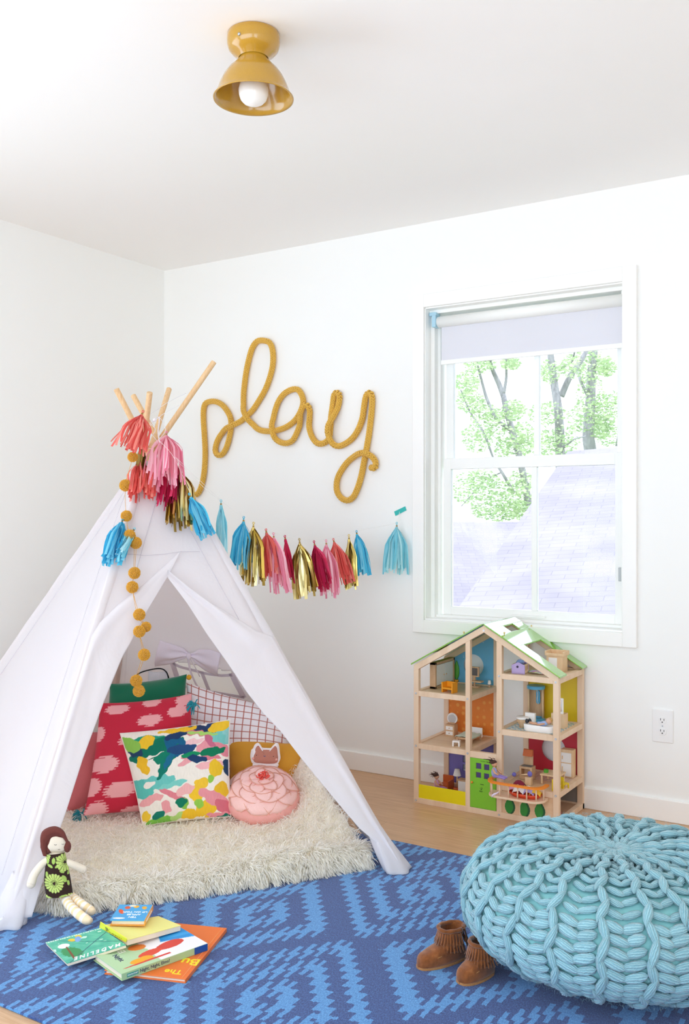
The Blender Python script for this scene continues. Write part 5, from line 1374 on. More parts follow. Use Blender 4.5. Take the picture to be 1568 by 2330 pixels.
for (x0, x1, zs) in ((LX0 + .001, LX1 - .001, (.432, .220, .002)), (MX0 + .001, MX1 - .001, (.432, .220)), (CX0 + .001, CX1 - .001, (.533, .319, .108)), (QX0 + .001, QX1 - .001, (.533, .319, .108, .001))):
    for z0 in zs: dpart('side_beam', bw, (x0, x1, YF + .02, YB - .02, z0, z0 + .021))
for (x0, x1, zs) in ((LX1 - .002, MX0 + .002, (.443, .231)), (CX1 - .002, QX0 + .002, (.544, .120))):
    for z0 in zs: dpart('floor_board', fw_, (x0, x1, YF + .015, YB - .015, z0, z0 + .006))
bb = fabric('dark_floor_board', 'B58C66', .5, 60, .1)
dpart('floor_board', bb, (LX1 - .002, QX0 + .002, YF + .015, YB - .015, .012, .0175))
# bathroom floor with blue chevrons
def chev(a, b):
    t = (b * 9 + abs((a * 9) % 1 - .5) * 1.1) % 1
    return srgba('6FB4CF') if t < .45 else srgba('EDE9DC')
n_ = 90; G = np.array([[(lerp(CX1 - .002, QX0 + .002, j / (n_ - 1)), lerp(YF + .016, YB - .016, i / (n_ - 1)), .3362) for j in range(n_)] for i in range(n_)]); Cc = np.array([[chev(j / (n_ - 1), i / (n_ - 1)) for j in range(n_)] for i in range(n_)])
mb = MB(); mb.grid(G, Cc); mb.build('floor_board', cfabric('printed_board', .35, bs=0, sheen=0), dh, colattr=True, solid=.004, off=1)['label'] = 'floor board with blue chevrons'
def plaid(a, b):
    return srgba('B98F80') if ((a * 12) % 1 < .12 or (b * 12) % 1 < .12) else srgba('DCC3B0')
Cc = np.array([[plaid(j / (n_ - 1), i / (n_ - 1)) for j in range(n_)] for i in range(n_)]); G2 = G.copy(); G2[:, :, 2] = .1265
mb = MB(); mb.grid(G2[45:], Cc[45:]); mb.build('floor_print', cfabric('printed_board'), dh, colattr=True, solid=.0005, off=1)
# coloured back panels, some with round openings
def panelxz(name, outline, holes, y0, y1, mt, parent=dh, label=None):
    """flat board in the x-z plane with holes cut as a grid mask"""
    from mathutils.geometry import tessellate_polygon
    loops = [[Vector((x, z, 0)) for x, z in outline]] + [[Vector((x, z, 0)) for x, z in h] for h in holes]
    tris = tessellate_polygon(loops); flat = [p for l in loops for p in l]; n = len(flat)
    V = [(p.x, y0, p.y) for p in flat] + [(p.x, y1, p.y) for p in flat]; F = [tuple(t) for t in tris] + [tuple(i + n for i in t[::-1]) for t in tris]
    k = 0
    for l in loops:
        m = len(l)
        for i in range(m): F.append((k + i, k + (i + 1) % m, n + k + (i + 1) % m, n + k + i))
        k += m
    mb = MB(); mb.add(V, F); o = mb.build(name, mt, parent)
    if label: o['label'] = label
    return o
def circ(x, z, r, n=40): return [(x + r * math.cos(a), z + r * math.sin(a)) for a in np.linspace(0, 2 * PI, n, endpoint=False)]
blue = Mat('light_blue_board', rough=.45); vn = blue.node('ShaderNodeTexVoronoi'); vn.inputs['Scale'].default_value = 38; blue.link(blue.obj(), vn.inputs['Vector']); blue.color(blue.ramp(X(blue.t, vn.outputs['Distance']), [(.06, rgb(190, 222, 232)), (.16, rgb(98, 172, 208))]))
panelxz('back_panel', [(LX1 - .002, .445), (MX0 + .01, .445), (MX0 + .01, roofz(MX0) - .02), (LX1 - .002, roofz(LX1) - .02)], [circ(1.772, .529, .046)], YB - .012, YB - .008, blue.m, label='sky blue back panel with a round hole')
og = Mat('orange_dotted_board', rough=.45); vn = og.node('ShaderNodeTexVoronoi'); vn.inputs['Scale'].default_value = 32; vn.inputs['Randomness'].default_value = .35; og.link(og.obj(), vn.inputs['Vector']); og.color(og.ramp(X(og.t, vn.outputs['Distance']), [(.18, rgb(240, 165, 75)), (.3, rgb(228, 132, 48))]))
panelxz('back_panel', [(LX1 - .002, .235), (MX0 + .01, .235), (MX0 + .01, .436), (LX1 - .002, .436)], [], YB - .012, YB - .008, og.m, label='orange back panel with pale dots')
wn = lambda x, z, w=.012, h=.014: [(x - w, z - h), (x + w, z - h), (x + w, z + h), (x - w, z + h)]
panelxz('back_panel', [(LX1 - .002, .015), (MX0 + .01, .015), (MX0 + .01, .224), (LX1 - .002, .224)], [wn(1.735, .128), wn(1.735, .092), wn(1.735, .164), wn(1.77, .128), wn(1.77, .092), wn(1.77, .164)], YB - .012, YB - .008, paint('violet_board', '7E78C4', .45), label='violet back panel with square holes')
panelxz('back_panel', [(CX1 - .002, .335), (QX0 + .003, .335), (QX0 + .003, .538), (CX1 - .002, .538)], [], YB - .012, YB - .008, paint('yellow_board', 'D8BC10', .45), label='yellow back panel')
panelxz('back_panel', [(CX1 - .002, .125), (QX0 + .003, .125), (QX0 + .003, .324), (CX1 - .002, .324)], [circ(2.123, .221, .050)], YB - .012, YB - .008, paint('red_board', 'BE2638', .45), label='red back panel with a round hole')
dpart('back_panel', paint('grey_board', '8E8A86', .6), (CX1 - .002, QX0 + .003, YB - .012, YB - .008, .018, .112))
dpart('front_panel', paint('yellow_front', 'E6D40A', .4), (LX1 - .002, MX0 + .002, YF + .003, YF + .008, .020, .076))['label'] = 'low yellow front panel'
# green door
dx = lambda x, y: ony(*zm(930, 1690, 7.127)(x, y), YF + .004)
dh_ = []
for q in ((1095, 322, 1183, 428), (1227, 343, 1312, 450), (1095, 470, 1178, 572), (1225, 492, 1310, 596)):
    a_ = dx(q[0], q[1]); b_ = dx(q[2], q[3]); zz0, zz1 = (dx(q[0], q[3] - 12)[2] + b_[2]) / 2, (a_[2] + dx(q[2], q[1] + 12)[2]) / 2; dh_.append([(a_[0], zz0), (b_[0], zz0), (b_[0], zz1), (a_[0], zz1)])
door = panelxz('door', [(MX1 + .0005, .0235), (CX0 - .002, .0235), (CX0 - .002, .2155), (MX1 + .0005, .2155)], dh_, YF + .001, YF + .006, paint('apple_green_board', '7DC034', .35), label='green front door with four window holes')
mb = MB(); p = dx(1040, 632); mb.ell((p[0], YF - .004, p[2]), .0046, nu=14, nv=10); mb.build('door_knob', paint('orange_paint', 'E88A1F', .35), door, smooth=True)
dkb = paint('dark_print', '2A3A1C', .6)
p = dx(1195, 676); mb = MB(); mb.bx(p[0] - .0075, p[0] + .0075, YF + .0003, YF + .0011, p[2] - .001, p[2] + .001); mb.build('mail_slot', dkb, door)
RX_ = np.column_stack((vec(1, 0, 0), vec(0, 0, 1), vec(0, -1, 0)))
p = dx(1180, 785); text_part('printed_lettering', 'Hape', .0065, (p[0], YF + .0005, p[2]), RX_, dkb, door)
p = dx(1183, 745); mb = MB(); mb.tube(spline([(p[0] + x * .001, YF + .0005, p[2] + z * .001) for x, z in ((-3, 4), (-4.5, 1), (-3, -2), (0, -2), (1, 1), (0, 3.5), (1, 5), (4, 4.5), (4, 1), (1, -1), (2, -4), (-1, -5), (-2, -4))], 40), .0005, 5); mb.build('printed_emblem', dkb, door)
p = dx(1205, 300); text_part('printed_lettering', '4 Seasons House', .0030, (p[0], YF + .0005, p[2]), RX_ @ rotz(-.03), dkb, door)
# bush panel
bp_ = dpart('front_panel', wood('plywood_front', 'D9B48E', 'E3C3A0', 14, (1, 1, 3), .5), (CX1 - .002, QX0 + .002, YF + .004, YF + .009, .018, .112)); bp_['label'] = 'wooden panel with three painted bushes'
dpart('panel_divider', bw, (2.088, 2.094, YF + .0025, YF + .005, .022, .108))
bz = zm(1110, 1680, 6.533)
for cx, cy in ((330, 1000), (550, 1045), (775, 1070)):
    c_ = ony(*bz(cx, cy + 5), YF + .003); rr = vnoise(int(cx), 6, 9)
    for (sc_, off_, hx, nm, yy) in ((1, 0, '1F5A34', 'painted_bush', .0042), (.80, -.0035, '2F8A34', 'painted_leaves', .0032)):
        pol = []
        for a in np.linspace(0, 2 * PI, 64, endpoint=False):
            b_ = 1 + .055 * abs(math.sin(a * 9)); x = .0205 * b_ * math.cos(a) * sc_ * (1 - .34 * max(0, math.sin(a))); z = .0300 * b_ * math.sin(a) * (sc_ * .5 + .5)
            pol.append((c_[0] + x + off_, c_[2] + z))
        mb = MB(); mb.prism(pol, 0, .0006, lambda v, yy=yy: np.column_stack((v[:, 0], YF + yy - v[:, 2], v[:, 1])))
        o_ = mb.build(nm, paint('bush_' + hx, hx, .6), bp_ if nm == 'painted_bush' else bush)
        if nm == 'painted_bush': bush = o_
# roof
green = Mat('green_roof_lacquer', rgb(120, 185, 40), .10, spec=1.0, Coat_Weight=1.0, Coat_Roughness=.04, Coat_IOR=1.9).m
def roofpanel(xe, rects, label):
    sx = (xe - 1.945); 
    def P(s, y, o): return (1.945 + sx * s, y, .744 - .18 * s + o)
    mb = MB()
    for s0, s1, y0, y1 in rects:
        V = [P(s, y, o) for s in (s0, s1) for y in (y0, y1) for o in (-.006, .0)]
        mb.add(V, [(0, 1, 3, 2), (4, 6, 7, 5), (0, 4, 5, 1), (2, 3, 7, 6), (0, 2, 6, 4), (1, 5, 7, 3)])
    o = mb.build('roof_panel', green, dh, bevel=.0015); o['label'] = label; return o
roofpanel(1.945 - .314, [(.02, 1.01, YF - .008, .0 - .004)], 'green left roof slope')
y0_, y1_ = YF - .012, -.004
roofpanel(1.945 + .31, [(.015, .105, y0_, y1_), (.105, .22, y0_, -.195), (.105, .22, -.10, y1_), (.22, .445, y0_, y1_), (.445, 1.0, y0_, -.243), (.445, 1.0, -.062, y1_)], 'green right roof slope with a skylight and a big opening')
for s_, y_, sg in ((.25, -.288, 1), (.25, -.004, 1), (.30, -.288, -1), (.30, -.02, -1)):
    mb = MB(); x = 1.945 + sg * .31 * s_; z = .745 - .18 * s_; mb.cyl((x, y_, z - .002), (x, y_, z + .006), .0022); mb.ell((x, y_, z + .009), .0042); mb.build('peg', wood('peg_wood', 'D9BE86', 'E4CB98'), dh, smooth=True)
stl = paint('screw_steel', 'D5DADF', .25, metal=.7)
for x, z in ((LX0 + .011, .0115), (LX0 + .011, .231), (LX0 + .011, .443), (MX0 + .010, .230), (MX0 + .010, .443), (CX0 + .011, .331), (CX0 + .011, .544), (QX0 + .011, .119), (QX0 + .011, .330), (QX0 + .011, .541), (1.945, .715), (CX0 + .011, .0115)):
    mb = MB(); mb.cyl((x, YF - .0022, z), (x, YF + .001, z), .0042, n=20); mb.tube([(x + .0018 * math.cos(a), YF - .0023, z + .0018 * math.sin(a)) for a in np.linspace(0, 2 * PI, 12, endpoint=False)], .0006, 5, closed=True); mb.build('screw', stl, dh)
# balcony
def bal(o, r=.045, n=10):
    x0, x1, y = 1.984 - o, 2.206 + o, YF - .078 - o; P = [(x0, YF - .001)]
    for a in np.linspace(PI, 1.5 * PI, n): P.append((x0 + r + r * math.cos(a), y + r + r * math.sin(a)))
    for a in np.linspace(1.5 * PI, 2 * PI, n): P.append((x1 - r + r * math.cos(a), y + r + r * math.sin(a)))
    P.append((x1, YF - .001)); return P
mb = MB(); mb.prism(bal(0), .098, .106); mb.build('balcony_floor', bw, dh, bevel=.001)
oo, ii = bal(.003), bal(-.011, .036); m = len(oo); V = [(x, y, z) for z in (.151, .158) for x, y in oo + ii]
F = [];
for i in range(m - 1):
    a, b, c, d = i, i + 1, m + i + 1, m + i; e = 2 * m
    F += [(a, b, c, d), (a + e, d + e, c + e, b + e), (a, a + e, b + e, b), (d, c, c + e, d + e)]
F += [(0, m, m + 2 * m, 2 * m), (m - 1, 2 * m + m - 1, 4 * m - 1, 2 * m - 1)]
mb = MB(); mb.add(V, F); mb.build('balcony_rail', paint('orange_paint2', 'F08C28', .4), dh)['label'] = 'orange curved balcony rail'
bc = curve(bal(-.005, .040), 10)
for x, y in bc[1:-1]: mb = MB(); mb.cyl((x, y, .105), (x, y, .152), .0027, n=10); mb.build('baluster', bw, dh, smooth=True)

# ---------------------------------------------------------------- dollhouse furniture
tw = wood('toy_wood', 'C79E78', 'D6B48E', 60, (1, 1, .3), .5); lw = wood('toy_wood_light', 'DDB98E', 'E8CBA4', 60, (1, 1, .3), .5); wt = paint('toy_white', 'F2F0EC', .4)
GR = 'furniture inside the dollhouse'
def toy(name, label, cat, x, y, z): return thing(name, label, cat, (x, y, z), None)
def P_(name, mt, par, *bs, bevel=.0008, smooth=False): 
    mb = MB()
    for b in bs: mb.bx(*b)
    return mb.build(name, mt, par, bevel=bevel)
# attic left (floor .449)
F = .449
x, y = 1.677, -.125; t = toy('toy_wardrobe', 'toy wardrobe with cream doors on the dollhouse top left floor', 'toy furniture', x, y, F)
P_('cabinet', tw, t, (x - .013, x + .013, y - .09, y - .079, F, F + .108), (x - .013, x + .013, y + .079, y + .09, F, F + .108), (x - .013, x + .013, y - .09, y + .09, F + .098, F + .108), (x - .013, x + .013, y - .09, y + .09, F, F + .010), (x - .0125, x - .010, y - .079, y + .079, F + .009, F + .099))
for s in (-1, 1):
    d_ = P_('door', wt, t, (x + .008, x + .0115, y + (-.076 if s < 0 else .002), y + (-.002 if s < 0 else .076), F + .012, F + .096)); mb = MB(); mb.ell((x + .0135, y + s * .010, F + .05), .0028); mb.build('knob', tw, d_, smooth=True)
x, y = 1.768, -.245; t = toy('toy_armchair', 'small orange toy armchair on the dollhouse top left floor', 'toy furniture', x, y, F)
orp = paint('toy_orange', 'E99A1E', .4); al = -.15
def rb(mb, cx, cy, cz, sx, sy, sz, x0, y0, a): 
    c, s = math.cos(a), math.sin(a); mb.box((x0 + cx * c - cy * s, y0 + cx * s + cy * c, cz), (sx, sy, sz), rotz(a))
for nm, bs in (('arm', [(-.024, 0, F + .0205, .006, .036, .041)]), ('arm', [(.024, 0, F + .0205, .006, .036, .041)]), ('seat', [(0, -.001, F + .017, .042, .034, .007)]), ('backrest', [(0, .016, F + .0235, .046, .005, .036)])):
    mb = MB()
    for b in bs: rb(mb, *b, x, y, al)
    mb.build(nm, orp, t, bevel=.0008)
x, y = 1.695, -.03; t = toy('toy_plant', 'green toy leaf plant in an orange pot behind the toy armchair', 'toy plant', x, y, F)
mb = MB(); mb.lathe([(0, 0), (.008, 0), (.011, .014), (.009, .014), (0, .012)], (x, y, F), n=20); mb.build('pot', orp, t, smooth=True)
lf = paint('toy_leaf', '4E9E2E', .5); G = np.zeros((14, 7, 3))
for i in range(14):
    for j in range(7): a_ = i / 13; b_ = j / 6 * 2 - 1; G[i, j] = (x + b_ * .0125 * math.sin(PI * a_ ** .85) ** .8 , y + .003 * abs(b_) + .002 * math.sin(b_ * 9), F + .012 + a_ * .082)
mb = MB(); mb.grid(G); mb.build('leaf', lf, t, smooth=True, solid=.0015)
x, y = 1.805, -.085; t = toy('toy_computer_desk', 'small wooden toy desk with a dark computer screen on the dollhouse top floor', 'toy furniture', x, y, F)
P_('foot', tw, t, (x - .022, x + .022, y - .012, y + .012, F, F + .006)); mb = MB(); mb.cyl((x, y, F + .006), (x, y, F + .022), .004); mb.build('leg', tw, t); P_('desk_top', tw, t, (x - .035, x + .035, y - .015, y + .015, F + .022, F + .028))
sc2 = P_('monitor_frame', tw, t, (x - .024, x + .020, y - .004, y + .006, F + .044, F + .085)); P_('screen', paint('toy_screen', '5A5652', .4), sc2, (x - .019, x + .015, y - .0055, y - .003, F + .049, F + .080)); P_('monitor_foot', tw, t, (x - .008, x + .004, y - .004, y + .006, F + .028, F + .045))
x, y = 1.856, -.05; t = toy('toy_lamp', 'tiny white toy lamp half behind the dollhouse middle post, top floor', 'toy lamp', x, y, F)
mb = MB(); mb.lathe([(0, 0), (.006, 0), (.006, .004), (.002, .006), (.002, .012)], (x, y, F), n=16); mb.build('base', tw, t, smooth=True); mb = MB(); mb.lathe([(.0075, .012), (.0055, .028), (0, .028)], (x, y, F), n=20); mb.build('shade', wt, t, smooth=True)
# middle left (floor .237)
F = .237
x, y = 1.703, -.095; t = toy('toy_dresser', 'toy dresser with two white drawers and a round mirror, dollhouse middle floor', 'toy furniture', x, y, F)
P_('cabinet', tw, t, (x - .020, x + .022, y - .018, y + .018, F, F + .050))
for k in (0, 1):
    d_ = P_('drawer', wt, t, (x - .016, x + .016, y - .0195, y - .017, F + .007 + k * .021, F + .022 + k * .021)); mb = MB(); mb.ell((x, y - .021, F + .0145 + k * .021), .0025); mb.build('knob', tw, d_, smooth=True)
mb = MB(); mb.cyl((x + .002, y + .004, F + .072), (x + .002, y + .010, F + .072), .0235, n=36); mr = mb.build('mirror_frame', wt, t, bevel=.001)
mb = MB(); mb.cyl((x + .002, y + .0035, F + .072), (x + .002, y + .005, F + .072), .018, n=36); mb.build('mirror', Mat('toy_mirror', rgb(235, 238, 240), .08, 1.0).m, mr); P_('mirror_stand', tw, t, (x - .012, x + .016, y + .002, y + .010, F + .05, F + .056))
x, y = 1.800, -.247; t = toy('toy_stool', 'tiny white toy stool at the front edge of the dollhouse middle floor', 'toy furniture', x, y, F)
mb = MB(); 
for b in ((0, 0, F + .0195, .030, .024, .006),): rb(mb, *b, x, y, .25)
mb.build('seat', wt, t, bevel=.001)
for s in (-1, 1):
    mb = MB(); rb(mb, s * .012, 0, F + .0085, .006, .024, .017, x, y, .25); mb.build('leg', wt, t, bevel=.0008)
x, y = 1.803, -.135; t = toy('toy_bed', 'toy bed with a mint blanket and white headboard, dollhouse middle floor', 'toy furniture', x, y, F); ba = .62
mb = MB(); rb(mb, 0, 0, F + .018, .070, .100, .008, x, y, ba - .6); mb.build('bed_frame', tw, t, bevel=.001)
mb = MB(); rb(mb, .0, .050, F + .027, .076, .005, .040, x, y, ba - .6); mb.build('headboard', wt, t, bevel=.002)
for sx_ in (-1, 1):
    for sy_ in (-1, 1): mb = MB(); rb(mb, sx_ * .031, sy_ * .046, F + .0075, .007, .007, .015, x, y, ba - .6); mb.build('leg', tw, t)
mint = fabric('mint_cloth', 'C9DCCB', .9, 500, .08)
G = np.zeros((20, 16, 3)); fn_ = vnoise(71, 5, 7); c, s = math.cos(ba - .6), math.sin(ba - .6)
for i in range(20):
    for j in range(16): u_ = (j / 15 - .5) * .078; v_ = (i / 19 - .62) * .088; G[i, j] = (x + u_ * c - v_ * s, y + u_ * s + v_ * c, F + .027 + .003 * fn_(j / 5, i / 5) - .006 * (abs(j / 15 - .5) > .46))
mb = MB(); mb.grid(G); mb.build('blanket', mint, t, smooth=True, solid=.002)
# ground left (floor .0175)
F = .0175
x, y = 1.735, -.105; t = toy('toy_floor_lamp', 'toy floor lamp with white shade and orange base in the dollhouse ground room', 'toy lamp', x, y, F)
dor = paint('toy_dark_orange', 'C9632A', .45); mb = MB(); mb.lathe([(0, 0), (.018, 0), (.018, .006), (.014, .010), (0, .010)], (x, y, F), n=28); mb.build('base', dor, t, smooth=False); mb = MB(); mb.cyl((x, y, F + .01), (x, y, F + .070), .0035); mb.build('stem', tw, t, smooth=True); mb = MB(); mb.lathe([(.0165, .060), (.010, .087), (0, .087)], (x, y, F), n=28); mb.build('shade', wt, t, smooth=True)
x, y = 1.682, -.105; t = toy('toy_sofa', 'dark orange toy sofa behind the yellow front panel of the dollhouse', 'toy furniture', x, y, F)
P_('seat', dor, t, (x - .020, x + .020, y - .03, y + .03, F, F + .02)); P_('backrest', dor, t, (x - .024, x + .024, y + .024, y + .032, F, F + .048)); P_('arm', dor, t, (x + .020, x + .026, y - .03, y + .024, F, F + .036))
x, y = 1.790, -.16; t = toy('toy_cabinet', 'small white toy cabinet with a wooden knob beside the toy floor lamp', 'toy furniture', x, y, F)
P_('cabinet', wt, t, (x - .018, x + .018, y - .014, y + .014, F + .006, F + .060)); P_('foot', tw, t, (x - .020, x + .02, y - .016, y + .016, F, F + .006)); P_('top', tw, t, (x - .021, x + .021, y - .017, y + .017, F + .06, F + .066))
def minidoll(label, x, y, z, hair_h, top_h, leg_h, dirv, pose='sit', sc_=1.0, lay=0):
    t = toy('toy_person', label, 'toy doll', x, y, z); d = unit(vec(*dirv, 0)); up = vec(0, 0, 1); sdv = np.cross(up, d); o = vec(x, y, z); sk = paint('toy_skin', 'D9A583', .6)
    def W(f, s, u): return o + d * f * sc_ + sdv * s * sc_ + up * u * sc_
    mb = MB(); mb.ell(W(0, 0, .050), .0105 * sc_)   # head
    mb.tube([W(0, 0, .040), W(0, 0, .034)], .004 * sc_, 8)
    for s in (-1, 1): mb.tube([W(.0, s * .010, .033), W(.010, s * .015, .022), W(.022, s * .012, .016)], [.004, .0036, .003], 7)
    mb.build('body', sk, t, smooth=True)
    mb = MB(); mb.ell(W(0, 0, .020), (.0105 * sc_, .0095 * sc_, .018 * sc_)); mb.build('top', fabric('cloth_' + top_h, top_h, .9, 500, .08), t, smooth=True)
    mb = MB()
    for s in (-1, 1): mb.tube([W(0, s * .006, .008), W(.022, s * .007, .009), W(.045, s * .008, .006)], [.0058, .0052, .0042], 8); 
    mb.build('trousers', fabric('cloth_' + leg_h, leg_h, .9, 500, .08), t, smooth=True)
    mb = MB(); mb.ell(W(-.002, 0, .054), (.0115 * sc_, .0115 * sc_, .009 * sc_)); rr = np.random.RandomState(len(label))
    for q in range(26):
        p = W(-.003, 0, .054) + rr.normal(0, .004, 3) * sc_; e = p + (-d * rr.uniform(.008, .024) + sdv * rr.normal(0, .010) + up * rr.uniform(-.006, .012)) * sc_; mb.tube([p, (p + e) / 2 + up * .003, e], [.0014, .0012, .0006], 5)
    mb.build('hair', fabric('hair_' + hair_h, hair_h, .9, 300, .1), t, smooth=True); return t
minidoll('toy doll with wild dark hair and pink top behind the yellow dollhouse panel', 1.690, -.205, .040, '4A332A', 'D9A3BF', 'B07FA8', (1, -.1), sc_=1.0)
# attic right (floor .550)
F = .550
x, y = 2.063, -.228; t = toy('toy_crib', 'lilac toy crib with slatted sides in the right attic of the dollhouse', 'toy furniture', x, y, F); lila = paint('toy_lilac', 'B7A2D2', .4); ca = .12
def crib_end(yy, nm):
    c, s = math.cos(ca), math.sin(ca); pol = [(-.026, 0), (.026, 0), (.026, .034), (.0, .046), (-.026, .034)]
    mb = MB(); mb.prism(pol, 0, .005, lambda v: np.column_stack((x + v[:, 0] * c - (yy + v[:, 2]) * s, y + v[:, 0] * s + (yy + v[:, 2]) * c, F + v[:, 1]))); mb.build(nm, lila, t, bevel=.001)
crib_end(-.030, 'headboard'); crib_end(.025, 'footboard')
for sx_ in (-1, 1):
    mb = MB(); rb(mb, sx_ * .0235, -.0, F + .007, .004, .054, .010, x, y, ca); rb(mb, sx_ * .0235, 0, F + .033, .004, .054, .006, x, y, ca)
    for q in range(6): rb(mb, sx_ * .0235, -.022 + q * .009, F + .02, .003, .0035, .03, x, y, ca)
    mb.build('side_rail', lw, t)
mb = MB(); rr = np.random.RandomState(4)
for q in range(5): mb.ell((x + rr.normal(0, .009), y + rr.normal(0, .012), F + .036 + rr.rand() * .008), (.012, .011, .007), frame(rr.normal(0, 1, 3)))
mb.build('bedding', fabric('crib_cloth', '8FA6D8', .85, 300, .25), t, smooth=True); p = dx(0, 0)
mb = MB(); mb.cyl((x + .001, y - .0315, F + .028), (x + .001, y - .030, F + .028), .0045, n=16); mb.build('heart_hole', paint('hole_dark', '3A3048', .7), t)
G = np.zeros((10, 22, 3)); Cc = np.zeros((10, 22, 4)); mc = vec(2.128, -.205, F)
for i in range(10):
    for j in range(22): a = 2 * PI * j / 21; q = i / 9; G[i, j] = mc + vec(.040 * q * math.cos(a) * (1 + .1 * math.sin(3 * a)), .03 * q * math.sin(a), .003 + .004 * q * (1 + math.sin(3 * a + 1)) * .7); Cc[i, j] = srgba(('C9A6DC', 'BFE0D6', 'E6E7A8', 'E1A5CF')[(i // 2 + j // 6) % 4])
mb = MB(); mb.grid(G, Cc); tag(mb.build('doll_blanket', cfabric('printed_board'), colattr=True, smooth=True, solid=.0012), 'crumpled multicoloured doll blanket beside the lilac crib', 'doll blanket')
t = toy('toy_chair', 'bright yellow toy chair behind the lilac crib', 'toy furniture', 2.118, -.135, F); ylw = paint('toy_yellow', 'E2C71C', .4); x, y = 2.118, -.135
P_('seat', ylw, t, (x - .012, x + .012, y - .012, y + .012, F + .012, F + .016)); P_('backrest', ylw, t, (x - .012, x + .012, y + .009, y + .012, F, F + .036)); P_('legs', ylw, t, (x - .012, x + .012, y - .012, y - .009, F, F + .012))
x, y = 2.165, -.105; t = toy('toy_changing_table', 'wooden toy changing table with a railed top in the right attic opening', 'toy furniture', x, y, F)
P_('cabinet', lw, t, (x - .032, x + .034, y - .028, y + .03, F, F + .062)); P_('door', wt, t, (x - .022, x + .012, y - .0295, y - .0275, F + .008, F + .055)); P_('rail', lw, t, (x - .036, x + .038, y - .032, y - .026, F + .062, F + .072), (x - .036, x + .038, y + .028, y + .034, F + .062, F + .080), (x - .038, x - .032, y - .03, y + .034, F + .062, F + .080), (x + .034, x + .04, y - .03, y + .034, F + .062, F + .080))
# bathroom (floor .3364)
F = .3366; tbl = paint('toy_blue', '58AFD6', .4)
x, y = 2.063, -.060; t = toy('toy_shower', 'wooden toy shower with blue top and tray in the dollhouse bathroom', 'toy furniture', x, y, F)
mb = MB(); mb.lathe([(0, 0), (.034, 0), (.034, .012), (.030, .012), (.028, .006), (0, .006)], (x, y, F), n=36); mb.build('tray', tbl, t)
n = 20; V = []; 
for z_ in (F + .012, F + .128):
    for rr_ in (.033, .029):
        for a in np.linspace(PI * .02, PI * .98, n): V.append((x + rr_ * math.cos(a), y + rr_ * math.sin(a), z_))
Fc = []
for i in range(n - 1): Fc += [(i, i + 1, 2 * n + i + 1, 2 * n + i), (n + i + 1, n + i, 3 * n + i, 3 * n + i + 1), (i, n + i, n + i + 1, i + 1), (2 * n + i, 2 * n + i + 1, 3 * n + i + 1, 3 * n + i)]
mb = MB(); mb.add(V, Fc); mb.build('screen', tw, t); mb = MB(); mb.lathe([(0, .128), (.036, .128), (.036, .139), (.034, .141), (0, .141)], (x, y, F), n=40); mb.build('canopy', tbl, t)
for s in (-1, 1): mb = MB(); mb.cyl((x + s * .030, y - .004, F + .012), (x + s * .030, y - .004, F + .128), .004, n=12); mb.build('post', lw, t, smooth=True)
mb = MB(); pol = [(x + .008 * math.cos(a), F + (.108 if math.sin(a) > 0 else .070) + .008 * math.sin(a)) for a in np.linspace(0, 2 * PI, 24, endpoint=False)]; mb.prism(pol, 0, .003, lambda v: np.column_stack((v[:, 0], y + .026 - v[:, 2], v[:, 1]))); m0 = mb.build('fixture', tbl, t)
mb = MB(); mb.tube(spline([(x - .003, y + .020, F + .120), (x + .001, y + .018, F + .100), (x - .001, y + .018, F + .083), (x + .003, y + .018, F + .065)], 12), .0012, 6); mb.ell((x - .002, y + .015, F + .12), (.004, .004, .003)); mb.build('shower_hose', wt, m0, smooth=True)
x, y = 2.066, -.212; t = toy('toy_toilet', 'white and wood toy toilet in the dollhouse bathroom', 'toy furniture', x, y, F)
mb = MB(); mb.lathe([(0, 0), (.012, 0), (.013, .010), (.022, .024), (.0225, .034), (0, .034)], (x, y, F), n=26); mb.build('bowl', tw, t, smooth=True); mb = MB(); mb.lathe([(0, .034), (.025, .034), (.0255, .038), (.023, .042), (0, .042)], (x, y, F), n=26); mb.build('seat', wt, t, smooth=True); P_('cistern', wt, t, (x + .004, x + .044, y + .016, y + .030, F + .012, F + .056))
x, y = 2.152, -.258; t = toy('toy_bathtub', 'white toy bathtub with a toy doll lying in it', 'toy furniture', x, y, F)
def oval(ax_, ay_, z_, n=40, p=.6): return [(x + ax_ * math.copysign(abs(math.cos(a)) ** p, math.cos(a)), y + ay_ * math.copysign(abs(math.sin(a)) ** p, math.sin(a)), z_) for a in np.linspace(0, 2 * PI, n, endpoint=False)]
rings = [oval(.052, .018, F + .001), oval(.058, .022, F + .006), oval(.060, .0235, F + .027), oval(.059, .0225, F + .029), oval(.053, .018, F + .027), oval(.048, .014, F + .008), oval(.001, .001, F + .007)]
V = sum(rings, []); Fc = [(i * 40 + j, i * 40 + (j + 1) % 40, (i + 1) * 40 + (j + 1) % 40, (i + 1) * 40 + j) for i in range(6) for j in range(40)] + [tuple(range(39, -1, -1))]
mb = MB(); mb.add(V, Fc); mb.build('tub', wt, t, smooth=True)
t = toy('toy_person', 'toy doll in a blue shirt lying in the toy bathtub, dark boots up', 'toy doll', 2.152, -.255, F + .015)
sk = paint('toy_skin', 'D9A583', .6); a0 = vec(2.188, -.253, F + .046)
mb = MB(); mb.ell(a0, .0115); mb.tube([vec(2.155, -.255, F + .030), vec(2.128, -.257, F + .031), vec(2.112, -.258, F + .033)], .0048, 8); mb.tube([vec(2.175, -.262, F + .036), vec(2.158, -.268, F + .032), vec(2.145, -.266, F + .030)], .0036, 7); mb.build('body', sk, t, smooth=True)
